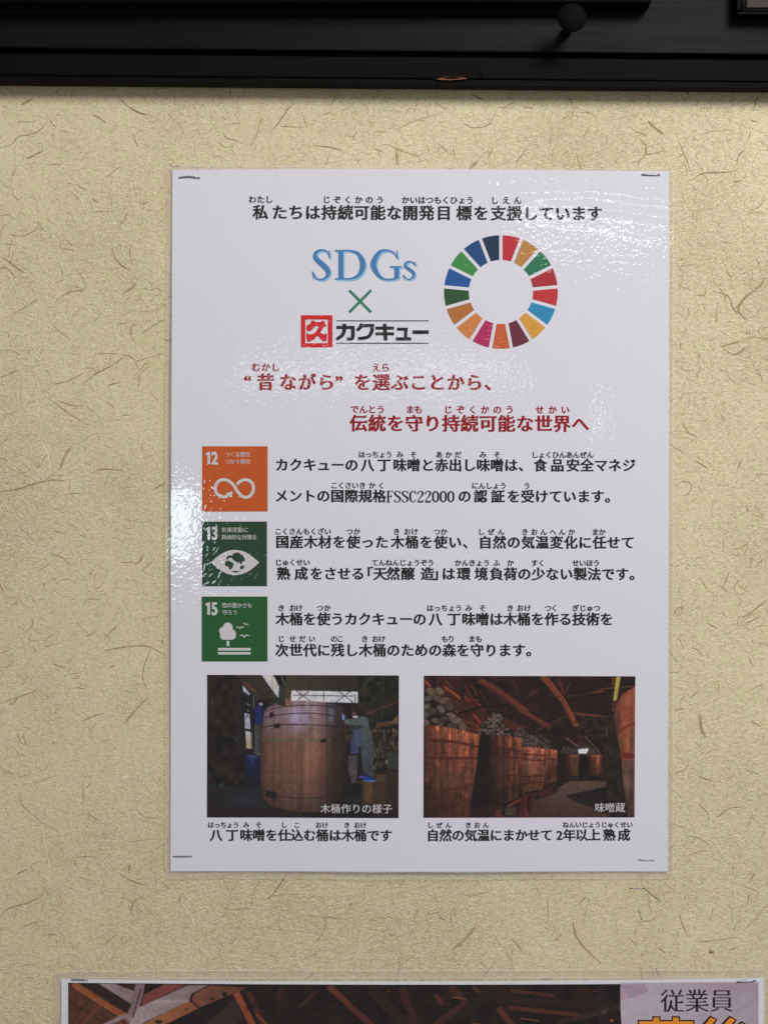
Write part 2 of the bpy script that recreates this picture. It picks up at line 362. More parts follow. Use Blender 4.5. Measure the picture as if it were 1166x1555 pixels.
for f in [
 (A5, [(0,1540),(120,1522),(230,1488),(340,1460),(440,1468)], 3.2, 'olive', .1), (A5, [(0,770),(60,748),(140,712)], 1.8, 'brown', .1), (A5, [(335,910),(400,960),(490,1025),(600,1090)], 3.4, 'tan', .1),
 (A5, [(560,815),(650,745),(760,685),(835,630)], 2.2, 'brown', .1), (A5, [(405,1395),(440,1300),(478,1240)], 3.4, 'olive', .05), (A5, [(632,1403),(700,1388),(832,1395)], 1.8, 'brown', 0), (A5, [(360,815),(470,790),(565,738)], 1.8, 'brown', .2),
 (A5, [(320,320),(345,380),(400,455),(512,530)], 1.5, 'olive', 0), (A5, [(955,475),(1040,418),(1122,375)], 1.7, 'brown', 0), (A5, [(932,545),(888,490),(895,420),(957,408)], 1.5, 'red', 0), (A5, [(835,615),(900,640),(930,700)], 1.9, 'olive', 0),
 (A5, [(900,665),(990,640),(1122,600)], 1.4, 'brown', .1), (A5, [(885,805),(950,745),(1045,650)], 1.1, 'brown', .1), (A5, [(910,760),(960,705),(990,665)], 1.2, 'olive', 0), (A5, [(640,612),(720,605),(790,612)], 1.2, 'brown', 0), (A5, [(730,823),(800,802)], 1.8, 'brown', 0),
 (A5, [(130,322),(190,285),(265,232)], 1.6, 'brown', .1), (A5, [(35,370),(80,345),(130,322)], 1.1, 'brown', .4), (A5, [(392,245),(470,195),(560,178),(578,140),(537,60)], 1.8, 'brown', .15), (A5, [(400,925),(480,955),(570,962)], 1.4, 'brown', 0), (A5, [(585,960),(648,1012)], 1.6, 'olive', 0),
 (A5, [(718,928),(778,980)], 1.6, 'brown', 0), (A5, [(820,1023),(880,1028)], 1.6, 'olive', 0), (A5, [(0,35),(45,30),(105,95)], 2.4, 'brown', .1), (A5, [(75,5),(160,60)], 1.8, 'brown', 0), (A5, [(800,0),(880,52)], 1.8, 'brown', 0), (A5, [(840,195),(890,170),(915,135)], 2.4, 'brown', .1),
 (A5, [(850,260),(878,222)], 1.6, 'brown', 0), (A5, [(285,1215),(325,1290),(345,1445)], 1.8, 'white', .2), (A5, [(1010,262),(1050,218)], 1.4, 'red', 0), (A5, [(935,322),(1030,318),(1110,293)], 1.2, 'brown', .2), (A5, [(570,1343),(625,1366)], 1.4, 'brown', 0), (A5, [(1030,1528),(1122,1478)], 1.8, 'brown', 0), (A5, [(100,590),(140,620)], 1.4, 'olive', 0),
 (A5, [(20,1340),(120,1410),(215,1450)], 1.1, 'brown', .2), (A5, [(215,1310),(255,1355)], 1.3, 'brown', 0),
 (A6, [(135,260),(180,300),(215,342)], 2.0, 'brown', 0), (A6, [(325,432),(410,460),(470,515)], 1.7, 'brown', .05), (A6, [(255,548),(335,498)], 1.5, 'olive', 0), (A6, [(888,510),(925,475),(945,430)], 3.2, 'olive', .1), (A6, [(795,492),(890,490)], 1.6, 'brown', .1), (A6, [(930,552),(1020,465)], 1.5, 'brown', .1),
 (A6, [(690,992),(735,945),(775,910)], 2.0, 'brown', .05), (A6, [(500,885),(550,925),(595,980)], 1.6, 'brown', .2), (A6, [(690,1072),(810,1048),(960,1040),(1085,1098)], 2.8, 'olive', .1), (A6, [(990,1065),(948,1170),(940,1255),(970,1330)], 1.6, 'brown', 0), (A6, [(820,1550),(880,1475),(968,1380)], 3.0, 'olive', .2),
 (A6, [(872,1345),(885,1300),(930,1288),(960,1310)], 1.0, 'brown', .1), (A6, [(1068,975),(1070,1055)], 1.6, 'brown', 0), (A6, [(5,630),(30,685)], 4.5, 'tan', .05), (A6, [(285,1058),(360,1018)], 1.5, 'brown', 0), (A6, [(285,1005),(365,955)], 1.4, 'brown', .1), (A6, [(222,1040),(243,1092)], 1.5, 'brown', 0),
 (A6, [(345,1155),(432,1186)], 1.8, 'brown', 0), (A6, [(550,1530),(610,1500),(680,1485)], 2.0, 'brown', .1), (A6, [(0,1420),(120,1370),(270,1325)], 3.5, 'tan', .45), (A6, [(60,1380),(85,1425),(122,1370)], 1.3, 'brown', 0), (A6, [(480,780),(560,812),(690,828)], 1.7, 'white', .2), (A6, [(715,40),(690,150),(770,230)], 1.5, 'white', .4), (A6, [(390,610),(470,600)], 1.4, 'olive', 0), (A6, [(500,1310),(568,1325)], 1.5, 'red', 0), (A6, [(450,238),(515,270)], 1.3, 'olive', 0), (A6, [(355,280),(430,305)], 1.2, 'brown', 0), (A6, [(525,310),(565,335)], 1.7, 'brown', 0), (A6, [(415,50),(480,42),(545,36)], 1.2, 'olive', 0), (A6, [(725,1180),(760,1163)], 1.8, 'brown', 0), (A6, [(0,1090),(80,1060)], 1.2, 'brown', 0), (A6, [(170,950),(215,905),(210,850)], 1.6, 'olive', .1), (A6, [(105,1210),(170,1285)], 1.2, 'brown', .1),
 (A1, [(148,42),(185,25),(218,5)], 2.2, 'brown', 0), (A1, [(5,332),(80,312),(130,258),(230,238),(300,190),(332,125)], 1.7, 'brown', .15), (A1, [(340,150),(385,195)], 1.7, 'brown', 0), (A1, [(190,408),(240,380),(300,355)], 2.2, 'brown', .05), (A1, [(312,450),(435,443)], 1.4, 'brown', .1), (A1, [(832,10),(890,65),(960,100),(1020,112)], 1.9, 'brown', 0), (A1, [(920,270),(945,330)], 1.7, 'brown', 0), (A1, [(920,270),(940,230),(972,210)], 1.2, 'brown', .2), (A1, [(705,550),(760,510),(820,460)], 1.6, 'olive', 0), (A1, [(580,330),(680,312),(770,318)], 1.8, 'white', .1), (A1, [(530,590),(585,620)], 1.3, 'brown', 0), (A1, [(488,632),(560,705)], 1.3, 'brown', 0), (A1, [(630,678),(678,716)], 1.7, 'brown', 0), (A1, [(765,770),(760,670),(740,640)], 1.6, 'olive', .05), (A1, [(615,780),(690,768),(785,772)], 1.3, 'olive', .1), (A1, [(770,1010),(790,1090),(885,1172)], 2.0, 'brown', 0), (A1, [(525,1095),(640,1110),(700,1140),(795,1190)], 2.0, 'white', .1), (A1, [(895,990),(890,1060),(905,1120)], 2.8, 'tan', .1), (A1, [(855,1312),(905,1285),(928,1255)], 2.2, 'brown', .05), (A1, [(80,925),(160,935),(275,880)], 1.7, 'brown', .2), (A1, [(0,800),(60,790),(105,825)], 1.5, 'brown', .1), (A1, [(325,815),(358,850)], 1.4, 'brown', 0), (A1, [(452,960),(505,1005)], 1.3, 'brown', 0), (A1, [(0,1068),(90,1130),(165,1182)], 1.9, 'brown', 0), (A1, [(815,860),(850,820),(870,770)], 2.2, 'tan', .2), (A1, [(120,153),(190,160),(245,150)], 1.1, 'brown', .1), (A1, [(60,600),(120,685),(160,660)], 1.3, 'brown', .2),
 (AB, [(0,285),(60,325),(105,337)], 1.7, 'red', 0), (AB, [(120,62),(145,120),(175,140)], 2.2, 'brown', .1), (AB, [(160,50),(175,120),(200,152)], 1.5, 'brown', 0), (AB, [(138,470),(155,545),(215,600),(290,665),(400,730)], 2.2, 'olive', .1), (AB, [(568,555),(570,380)], 1.2, 'olive', 0), (AB, [(580,440),(632,390)], 1.5, 'olive', 0), (AB, [(605,600),(640,628),(678,655)], 2.8, 'brown', .1), (AB, [(928,568),(985,630),(1105,638)], 1.4, 'brown', .1), (AB, [(505,905),(600,900),(680,908)], 1.6, 'brown', .1), (AB, [(505,905),(520,965),(545,990)], 1.3, 'brown', .1), (AB, [(735,925),(790,995)], 3, 'tan', .4), (AB, [(790,995),(870,1050),(1000,1092)], 1.9, 'brown', .05), (AB, [(118,1020),(188,982)], 2.4, 'brown', .05), (AB, [(0,1310),(70,1250),(200,1215),(290,1150)], 1.5, 'brown', .1), (AB, [(300,1110),(345,1170)], 1.5, 'brown', .1), (AB, [(283,1272),(305,1205)], 1.3, 'brown', 0), (AB, [(885,955),(882,1000)], 2.6, 'brown', 0), (AB, [(320,940),(350,860),(405,810)], 1.2, 'brown', .2), (AB, [(285,720),(325,900),(340,990)], 2, 'white', .45), (AB, [(540,1310),(640,1290),(740,1300)], 2, 'white', .3), (AB, [(890,1290),(920,1200),(975,1178)], 1.3, 'brown', .1), (AB, [(235,400),(300,378),(385,345)], 1.4, 'red', .2), (AB, [(880,805),(965,785)], 1.3, 'brown', .1), (AB, [(120,198),(180,215)], 1.5, 'brown', 0), (AB, [(438,1100),(520,1160)], 1.6, 'white', .3),
 (B1, [(525,10),(580,50),(645,70)], 2, 'brown', .05), (B1, [(100,260),(140,240),(172,230)], 1.8, 'olive', 0), (B1, [(185,290),(255,288)], 1.3, 'brown', 0), (B1, [(455,345),(490,310),(515,292)], 1.5, 'olive', 0), (B1, [(595,210),(580,180),(600,140),(630,122)], 1.5, 'brown', .05), (B1, [(970,148),(1000,175),(1040,180)], 1.7, 'olive', 0), (B1, [(1040,180),(1115,170)], 1.3, 'brown', .1), (B1, [(1115,170),(1120,110),(1150,50)], 1.3, 'brown', .1), (B1, [(845,195),(862,262)], 3.0, 'white', .3), (B1, [(355,212),(420,198),(480,202)], 1.7, 'white', .3), (B1, [(300,412),(345,458)], 1.5, 'brown', 0), (B1, [(325,378),(355,397)], 1.8, 'olive', 0), (B1, [(720,52),(745,85)], 1.5, 'brown', 0), (B1, [(385,440),(422,462)], 1.8, 'olive', 0), (B1, [(45,170),(100,152),(180,125),(200,75)], 1.3, 'brown', .1), (B1, [(735,290),(700,260)], 1.3, 'brown', 0), (B1, [(1025,332),(1060,288)], 1.2, 'brown', .1),
 (B2, [(52,132),(95,80),(130,20)], 1.9, 'brown', 0), (B2, [(238,202),(300,212),(375,218)], 1.9, 'olive', 0), (B2, [(310,215),(295,275),(262,320)], 1.6, 'olive', .1), (B2, [(865,355),(920,310),(968,255)], 3.2, 'olive', .15), (B2, [(968,255),(1050,175)], 1.5, 'tan', .3), (B2, [(902,105),(950,118),(1040,95)], 1.7, 'brown', .1), (B2, [(590,210),(640,235),(705,250)], 1.5, 'olive', 0), (B2, [(580,285),(630,297)], 1.7, 'brown', 0), (B2, [(215,395),(285,358)], 1.4, 'olive', 0), (B2, [(405,180),(425,142)], 1.4, 'brown', 0), (B2, [(480,205),(560,240)], 2.0, 'tan', .1), (B2, [(625,390),(632,430),(620,480)], 1.4, 'brown', 0), (B2, [(215,490),(255,458)], 2.2, 'red', .1), (B2, [(795,195),(840,235)], 1.6, 'brown', 0), (B2, [(858,190),(862,255)], 1.3, 'brown', 0), (B2, [(1125,308),(1165,345)], 2.2, 'olive', 0), (B2, [(1000,480),(1058,405)], 1.5, 'brown', .1), (B2, [(50,125),(140,110),(215,150)], 1.3, 'brown', .2), (B2, [(560,125),(690,85),(800,55)], 2.2, 'tan', .5),
 (B3, [(272,240),(285,305),(330,365),(400,430)], 3.6, 'olive', .15), (B3, [(605,92),(640,120),(672,150)], 4.5, 'olive', .1), (B3, [(568,178),(592,235),(650,228)], 2.0, 'brown', .1), (B3, [(592,238),(560,270),(556,308)], 1.5, 'brown', .1), (B3, [(755,205),(795,310)], 1.6, 'brown', .05), (B3, [(840,335),(920,325),(1020,312)], 1.9, 'olive', .05), (B3, [(1010,290),(1020,250),(1050,222)], 1.5, 'brown', 0), (B3, [(985,368),(1030,360)], 1.8, 'brown', 0), (B3, [(0,330),(45,385)], 2, 'olive', .1), (B3, [(1080,60),(1105,10)], 2.0, 'brown', .1), (B3, [(300,160),(330,122)], 1.6, 'brown', 0), (B3, [(155,125),(158,230)], 1.5, 'tan', .1), (B3, [(900,370),(908,385)], 6, 'rust', 0), (B3, [(915,395),(925,400)], 1.2, 'dark', 0), (B3, [(1065,270),(1165,160)], 1.6, 'tan', .1), (B3, [(1078,110),(1070,160)], 1.3, 'brown', 0), (B3, [(1055,82),(1105,92)], 1.3, 'brown', 0), (B3, [(655,455),(668,495)], 5, 'tan', .3), (B3, [(525,310),(565,350)], 1.2, 'brown', 0),
 (T1, [(98,83),(145,58)], 2.2, 'brown', 0), (T1, [(515,40),(560,85),(610,115),(665,132)], 1.7, 'brown', 0), (T1, [(985,208),(1010,235),(1055,242)], 1.7, 'brown', 0), (T1, [(965,250),(1000,275)], 1.4, 'brown', .1), (T1, [(1130,235),(1165,130)], 1.6, 'olive', .1), (T1, [(745,120),(763,147)], 1.5, 'brown', 0), (T1, [(660,158),(686,160)], 1.4, 'brown', 0), (T1, [(862,250),(878,325)], 2.4, 'white', .35), (T1, [(750,345),(765,358),(800,355)], 2.0, 'brown', 0), (T1, [(595,210),(598,240),(615,270)], 1.6, 'brown', .05),
 (T2, [(45,192),(85,140),(120,88)], 2, 'brown', 0), (T2, [(228,265),(290,272),(345,285)], 2, 'olive', 0), (T2, [(300,290),(270,360)], 1.6, 'tan', .1), (T2, [(890,170),(930,187),(1000,170),(1030,105)], 1.8, 'brown', .05), (T2, [(555,262),(620,292),(690,315)], 1.5, 'olive', 0), (T2, [(910,368),(948,330)], 3, 'olive', .1), (T2, [(948,330),(1060,215)], 1.5, 'tan', .4), (T2, [(590,195),(660,160),(775,125)], 2.5, 'tan', .45), (T2, [(770,255),(820,297)], 1.6, 'brown', 0), (T2, [(395,240),(412,205)], 1.4, 'brown', 0), (T2, [(480,275),(530,295)], 1.4, 'brown', 0), (T2, [(920,35),(940,50),(990,72)], 1.9, 'brown', 0), (T2, [(75,180),(180,185)], 1.4, 'brown', .1), (T2, [(500,50),(530,5)], 1.5, 'brown', 0), (T2, [(590,275),(592,350)], 4, 'tan', .45), (T2, [(730,295),(725,262)], 1.2, 'brown', 0), (T2, [(838,265),(850,320)], 1.3, 'brown', 0), (T2, [(1160,280),(1120,340)], 1.4, 'brown', 0), (T2, [(250,135),(305,115)], 1.3, 'olive', 0),
 (T3, [(615,162),(645,190),(685,222)], 5, 'tan', 0), (T3, [(580,248),(605,275),(608,315),(685,298)], 1.9, 'olive', 0), (T3, [(608,315),(575,345),(570,380)], 1.3, 'brown', 0), (T3, [(315,240),(355,180)], 1.7, 'olive', 0), (T3, [(785,85),(795,40),(820,18)], 1.6, 'brown', 0), (T3, [(1160,30),(1110,65),(1100,105)], 1.9, 'olive', .05), (T3, [(765,280),(780,320),(798,352)], 1.9, 'olive', 0), (T3, [(250,55),(278,102)], 1.6, 'brown', 0), (T3, [(550,38),(620,52),(612,90)], 1.3, 'brown', 0), (T3, [(845,225),(920,208),(990,200)], 1.5, 'tan', .1), (T3, [(1085,160),(1110,165)], 1.7, 'brown', 0), (T3, [(1020,365),(1030,320),(1060,295)], 1.6, 'brown', 0), (T3, [(10,350),(60,285)], 1.2, 'brown', 0), (T3, [(165,270),(175,190)], 1.1, 'olive', 0), (T3, [(40,92),(85,105)], 1.5, 'olive', 0), (T3, [(880,290),(892,385)], 2.5, 'white', .35), (T3, [(1070,270),(1165,235)], 1.6, 'white', .3), (T3, [(300,123),(370,128)], 1.2, 'brown', .1), (T3, [(285,310),(308,390)], 1.9, 'tan', .1), (T3, [(560,290),(580,320)], 1.1, 'red', 0), (T3, [(1090,200),(1070,255)], 1.4, 'brown', 0),
 (R0, [(285,935),(400,855),(550,835),(730,830),(850,785)], 1.9, 'brown', .05), (R0, [(760,940),(860,930)], 1.9, 'olive', 0), (R0, [(915,1280),(1030,1240),(1110,1160),(1115,1090)], 1.6, 'olive', 0), (R0, [(910,1320),(990,1285),(1100,1290)], 1.4, 'olive', .1), (R0, [(590,1440),(640,1390)], 1.5, 'brown', .05), (R0, [(145,470),(190,580),(240,710),(290,830)], 1.3, 'red', .1),
 (R1, [(420,465),(382,415),(420,350),(490,300),(516,255)], 3.4, 'olive', .1), (R1, [(270,325),(330,345),(350,400),(378,435)], 2.0, 'olive', .05), (R1, [(280,600),(360,650),(430,600)], 1.9, 'olive', .05), (R1, [(290,608),(390,580)], 2.4, 'olive', .1), (R1, [(275,375),(262,480)], 2.8, 'tan', .35), (R1, [(322,752),(370,800),(430,768)], 1.7, 'tan', .05), (R1, [(90,1010),(120,1060),(165,1080)], 2, 'brown', .1), (R1, [(80,1315),(130,1325),(128,1370),(98,1395)], 1.5, 'red', 0), (R1, [(165,1212),(218,1245)], 3.2, 'olive', .1), (R1, [(22,1120),(88,1165)], 1.7, 'brown', .1), (R1, [(465,1445),(515,1505)], 1.6, 'brown', 0), (R1, [(420,1440),(438,1480)], 1.5, 'brown', 0), (R1, [(100,790),(95,840)], 1.3, 'brown', 0), (R1, [(470,1282),(538,1278)], 1.3, 'brown', 0), (R1, [(520,15),(522,50)], 1.3, 'brown', 0), (R1, [(75,160),(100,140)], 1.4, 'brown', 0), (R1, [(290,965),(312,1000)], 1.3, 'brown', 0),
 (R2, [(320,105),(360,95),(400,70)], 1.7, 'brown', .05), (R2, [(368,128),(388,98)], 2, 'brown', .1), (R2, [(270,290),(300,215)], 2, 'tan', .05), (R2, [(360,428),(400,405),(475,345)], 2.2, 'olive', .1), (R2, [(375,458),(450,422)], 1.6, 'olive', 0), (R2, [(205,458),(240,478)], 2, 'brown', 0), (R2, [(120,570),(150,580),(175,610)], 1.7, 'brown', .1), (R2, [(20,590),(58,645)], 1.7, 'brown', .05), (R2, [(115,808),(158,770)], 1.7, 'brown', 0), (R2, [(385,778),(460,740)], 1.5, 'olive', 0), (R2, [(400,915),(448,942)], 1.8, 'olive', 0), (R2, [(160,885),(168,950),(188,995)], 3, 'brown', .15), (R2, [(140,1048),(180,1022)], 1.3, 'brown', .1), (R2, [(40,1165),(90,1145),(112,1112)], 1.6, 'olive', 0), (R2, [(158,1175),(220,1202)], 3.2, 'olive', .05), (R2, [(380,1148),(442,1165)], 2.6, 'olive', .05), (R2, [(245,1370),(300,1330),(370,1318)], 2.6, 'olive', .05), (R2, [(95,1455),(150,1465),(205,1500)], 2.4, 'olive', .1), (R2, [(90,1555),(190,1522)], 2.4, 'olive', .2), (R2, [(40,870),(90,855)], 1.4, 'brown', 0), (R2, [(20,750),(80,762)], 1.5, 'olive', .1), (R2, [(22,1400),(95,1418)], 1.8, 'olive', .1), (R2, [(15,1530),(45,1490)], 1.5, 'brown', 0), (R2, [(140,1295),(198,1350),(200,1385)], 1.4, 'brown', .05), (R2, [(400,190),(410,130)], 1.2, 'brown', 0), (R2, [(425,190),(470,140)], 1.6, 'brown', .1), (R2, [(395,620),(412,665)], 1.3, 'brown', 0), (R2, [(160,240),(200,300)], 1.2, 'brown', .1), (R2, [(460,1255),(485,1265)], 2.2, 'brown', 0),
]: FR(*f[0], f[1], f[2], f[3], f[4])
COLS = ['brown', 'olive', 'tan', 'red', 'brown', 'olive']
def place():
    while True:
        x = random.uniform(-160, 1330); y = random.uniform(60, 1700)
        if 290 < x < 990 and 290 < y < 1290: continue
        if 130 < x < 1130 and y > 1520: continue
        return x, y
for i in range(9800):
    x, y = place(); r = random.random()
    inside = -5 < x < 1171 and 130 < y < 1560
    if r < .70: L, w, mix = random.uniform(2, 7), random.uniform(.55, 1.0), random.uniform(.1, .6)
    elif r < .93: L, w, mix = random.uniform(6, 16), random.uniform(.6, 1.2), random.uniform(.2, .7)
    elif r < .975 or inside: L, w, mix = random.uniform(14, 30), random.uniform(.6, 1.5), random.uniform(.35, .75)
    else: L, w, mix = random.uniform(18, 60), random.uniform(1.2, 2.6), random.uniform(0, .4)
    fibre(walk(x, y, L, random.uniform(0, 6.283), .22, 3 if L < 8 else 5), w, random.choice(COLS), mix)
for i in range(420):
    cx_, cy_ = place()
    for _ in range(random.choice((1, 1, 2, 3, 5))):
        fibre(walk(cx_ + random.gauss(0, 14), cy_ + random.gauss(0, 12), random.uniform(9, 26), random.uniform(0, 6.283), .28, 4), random.uniform(.9, 1.9), random.choice(('brown', 'olive', 'olive', 'tan')), random.uniform(.0, .4))
for i in range(60):
    x, y = place(); fibre(walk(x, y, random.uniform(10, 24), random.uniform(0, 6.283), .12, 3), random.uniform(2.4, 4.2), random.choice(('olive', 'tan')), random.uniform(.15, .45))
for i in range(1500):
    x, y = place(); L = random.uniform(4, 16)
    fibre(walk(x, y, L, random.gauss(-.5, .5), .2, 3), random.uniform(.7, 1.3), 'white', random.uniform(.2, .65))
for i in range(420):
    x, y = place()
    if random.random() < .4: x = random.uniform(940, 1330); y = random.uniform(120, 620)
    r = random.uniform(.45, .95); fibre([(x - r, y), (x + r, y + random.uniform(-.4, .4))], r * 1.9, 'dark', 0)
def micro(x, y, L, ang, w, c, h):
    b = len(FIB_V); k = random.gauss(0, .5); px_, py_ = x - math.cos(ang) * L / 2, y - math.sin(ang) * L / 2
    for i in range(4):
        a_ = ang + k * (i - 1.5) / 1.5; ww = w * (.35, 1, .9, .3)[i] / 2; nx, ny = -math.sin(a_) * ww * K, -math.cos(a_) * ww * K
        X_, Z_ = (px_ - 583) * K, (777.5 - py_) * K
        FIB_V.append((X_ + nx, -.00001, Z_ + ny)); FIB_V.append((X_, -.00002 - h * (.3, 1, .8, .2)[i], Z_)); FIB_V.append((X_ - nx, -.00001, Z_ - ny)); FIB_C.extend((c, c, c))
        px_ += math.cos(a_) * L / 3; py_ += math.sin(a_) * L / 3
    for i in range(3):
        o = b + 3 * i; FIB_F.append((o, o + 3, o + 4, o + 1)); FIB_F.append((o + 1, o + 4, o + 5, o + 2))
TINT = [np.array(v) for v in ((.36, .30, .15), (.40, .30, .18), (.33, .26, .13), (.42, .36, .17), (.44, .31, .22), (.28, .20, .09))]
for i in range(30000):
    x, y = place(); z = (.55 if x < 600 and y < 1300 else 1.0)
    if random.random() > z: continue
    if random.random() < .62: micro(x, y, random.uniform(2.5, 9), random.uniform(0, 6.283), random.uniform(.5, 1.1), random.choice(TINT) * .65 + WC * .35, random.uniform(.00003, .00010))
    else: micro(x, y, random.uniform(3, 10), random.gauss(-.45, .55), random.uniform(.8, 1.6), WC * random.uniform(1.0, 1.22), random.uniform(.0001, .00024))  # raised strokes in a paler tint, painting the lit embossing into their colour
me = bpy.data.meshes.new('paper_fibres'); me.from_pydata(FIB_V, [], FIB_F); me.update()
at = me.color_attributes.new('tint', 'FLOAT_COLOR', 'POINT')
cc = np.ones((len(FIB_C), 4)); cc[:, :3] = np.array(FIB_C); at.data.foreach_set('color', cc.ravel())
m, nt, b = nt_new('dried_plant_fibre'); a = nt.nodes.new('ShaderNodeAttribute'); a.attribute_name = 'tint'
nt.links.new(a.outputs['Color'], b.inputs['Base Color']); b.inputs['Roughness'].default_value = .42; b.inputs['Specular IOR Level'].default_value = .6
fib = link('paper_fibre', me, m, wall); fib['kind'] = 'stuff'

# ------------------------------------------------------------------ dark timber above
def box(bm, x0, x1, z0, z1, y0, y1, bev=0.0):
    r = bmesh.ops.create_cube(bm, size=1.0)
    for v in r['verts']: v.co = Vector((x0 + (v.co.x + .5) * (x1 - x0), y0 + (v.co.y + .5) * (y1 - y0), z0 + (v.co.z + .5) * (z1 - z0)))
    if bev:
        es = list({e for v in r['verts'] for e in v.link_edges}); bmesh.ops.bevel(bm, geom=es, offset=bev, segments=3, affect='EDGES', profile=.6)
def bmo(name, bm, mat, parent, smooth_=False):
    me = bpy.data.meshes.new(name); bm.to_mesh(me); bm.free()
    if smooth_: me.polygons.foreach_set('use_smooth', [True] * len(me.polygons))
    return link(name, me, mat, parent)
def lacquer(name, c0, c1, rough, streak=1.0, spec=.5):
    m, nt, b = nt_new(name); tc = nt.nodes.new('ShaderNodeTexCoord'); v = tc.outputs['Object']
    g = noise(nt, mapping(nt, v, (0, 0, 0), (1, 8, 26)), 14, 5, .65); sp = noise(nt, mapping(nt, v, (0, 0, 0), (1, 3, 7)), 260, 3, .7)
    cl = noise(nt, v, 9, 2)
    nt.links.new(ramp(nt, g, [(.3, c0), (.75, c1)]), b.inputs['Base Color'])
    rr = mth(nt, 'ADD', mth(nt, 'MULTIPLY', mth(nt, 'SUBTRACT', g, .5), .25 * streak), mth(nt, 'ADD', mth(nt, 'MULTIPLY', mth(nt, 'SUBTRACT', cl, .5), .4), rough))
    nt.links.new(rr, b.inputs['Roughness']); b.inputs['Specular IOR Level'].default_value = spec
    h = mth(nt, 'ADD', mth(nt, 'MULTIPLY', g, 1.0), mth(nt, 'MULTIPLY', sp, .28))
    nt.links.new(bump(nt, h, 2.2e-4), b.inputs['Normal']); return m
M_lac = lacquer('black_lacquered_wood', (.0022, .0022, .0026, 1), (.0045, .0048, .0058, 1), .50, spec=.12)
M_lac2 = lacquer('dull_black_wood', (.0030, .0028, .0027, 1), (.0048, .0045, .0042, 1), .6, spec=.06)
M_gap = lacquer('near_black_wood', (.002, .002, .002, 1), (.003, .003, .003, 1), .8, spec=.1)  # darkest plain wood tone, for the back board and the peg

beam = tag(empty('wooden_beam', P(583, 129)), 'long black lacquered wooden beam running across the top of the wall', 'beam')
beam.rotation_euler = (0, math.radians(.50), 0)
def bpart(name, y0, y1, d0, d1, mat, bev, x0=-260, x1=1426):
    s = (D - d1) / D; bm = bmesh.new(); o = P(583, 129)
    box(bm, (x0 - 583) * K, (x1 - 583) * K, (777.5 - y1) * K * s - o.z, (777.5 - y0) * K * s - o.z, -d1, -d0, bev)
    return bmo(name, bm, mat, beam)
bpart('back_board', -330, 129.5, .0002, .0030, M_gap, 0)
bpart('fascia_board', -330, 78, .0032, .0065, M_lac, .0009)
bpart('lower_batten', 86, 118.6, .0032, .0095, M_lac2, .0007)
bpart('edge_lath', 119.6, 130.2, .0032, .0088, M_lac2, .0005)
# the chip that shows bare wood, and a plugged nail hole
m, nt, b = nt_new('bare_splintered_wood'); tc = nt.nodes.new('ShaderNodeTexCoord')
g = noise(nt, mapping(nt, tc.outputs['Object'], (0, 0, 0), (1, 1, 9)), 300, 3, .6)
nt.links.new(ramp(nt, g, [(.3, (.10, .035, .012, 1)), (.7, (.22, .085, .03, 1))]), b.inputs['Base Color']); b.inputs['Roughness'].default_value = .6
nt.links.new(bump(nt, g, 2e-4), b.inputs['Normal']); M_chip = m
def bloc(px, py, d):
    """photograph pixel at depth d -> the beam's own coordinates"""
    p = P(px, py, d) - P(583, 129); t = math.radians(.50)
    return Vector((p.x * math.cos(t) - p.z * math.sin(t), p.y, p.x * math.sin(t) + p.z * math.cos(t)))
cp = [(661, 119.6), (672, 117.2), (684, 114.9), (697, 116), (708, 118), (708.6, 119.6), (700, 120.6), (684, 121.8), (668, 121.2)]
vs = [bloc(x, y, .0098) for x, y in cp] + [bloc(685, 118.6, .0088)]
# a scooped splinter: rim proud of the batten, hollow in the middle
from_data('bare_chip', vs + [bloc(x, y, .0082) for x, y in cp], [(i, (i + 1) % 9, 9) for i in range(9)] + [(i, i + 10, (i + 1) % 9 + 10, (i + 1) % 9) for i in range(9)], M_chip, beam)
bm = bmesh.new(); c = bloc(727, 113.5, .0095)
rs = [(.0015, .0), (.0015, .00022), (.00125, .00030), (.0011, .0001), (.0, .00008)]; n = 24; rows = []
for r, h in rs: rows.append([bm.verts.new((c.x + r * math.cos(2 * math.pi * i / n), c.y - h, c.z + r * math.sin(2 * math.pi * i / n))) for i in range(n)])
for a, b2 in zip(rows, rows[1:]):
    for i in range(n): bm.faces.new((a[i], a[(i + 1) % n], b2[(i + 1) % n], b2[i]))
bmesh.ops.remove_doubles(bm, verts=bm.verts, dist=1e-7); bmo('nail_plug', bm, M_lac2, beam, True)

def dbox(name, px0, px1, py0, py1, d0, d1, mat, parent, bev=.0006):
    """a bar whose front face (depth d1) covers those pixels"""
    a = P(px0, py1, d1); c = P(px1, py0, d1); o = parent.location if parent else Vector((0, 0, 0)); bm = bmesh.new()
    box(bm, a.x - o.x, c.x - o.x, a.z - o.z, c.z - o.z, -d1 - o.y, -d0 - o.y, bev); return bmo(name, bm, mat, parent)
M_fr = lacquer('black_frame_wood', (.0015, .0015, .0015, 1), (.0035, .003, .0028, 1), .55, spec=.05)
fr1 = tag(empty('hanging_frame', P(400, 10, .02)), 'long black moulded frame hanging over the beam, left of the gap', 'frame')
dbox('lower_rail', -260, 989, -70, 4, .0067, .0165, M_fr, fr1, .0012)
dbox('moulding', -260, 986, 4.6, 9.5, .0067, .0130, M_fr, fr1, .0006)
dbox('side_rail', 972, 988, -330, -71, .0067, .0165, M_fr, fr1, .0012)
dbox('ledge', -260, 856, 10.2, 20.5, .0067, .0100, M_lac, fr1, .0010)
fr2 = tag(empty('picture_frame', P(1140, 10, .02)), 'black stepped picture frame with bronze lining at the top right corner', 'picture frame')
dbox('bottom_rail', 1118, 1426, 17, 22.5, .0067, .0140, M_fr, fr2, .0007)
dbox('side_rail', 1118, 1125, -200, 16.6, .0067, .0140, M_fr, fr2, .0007)
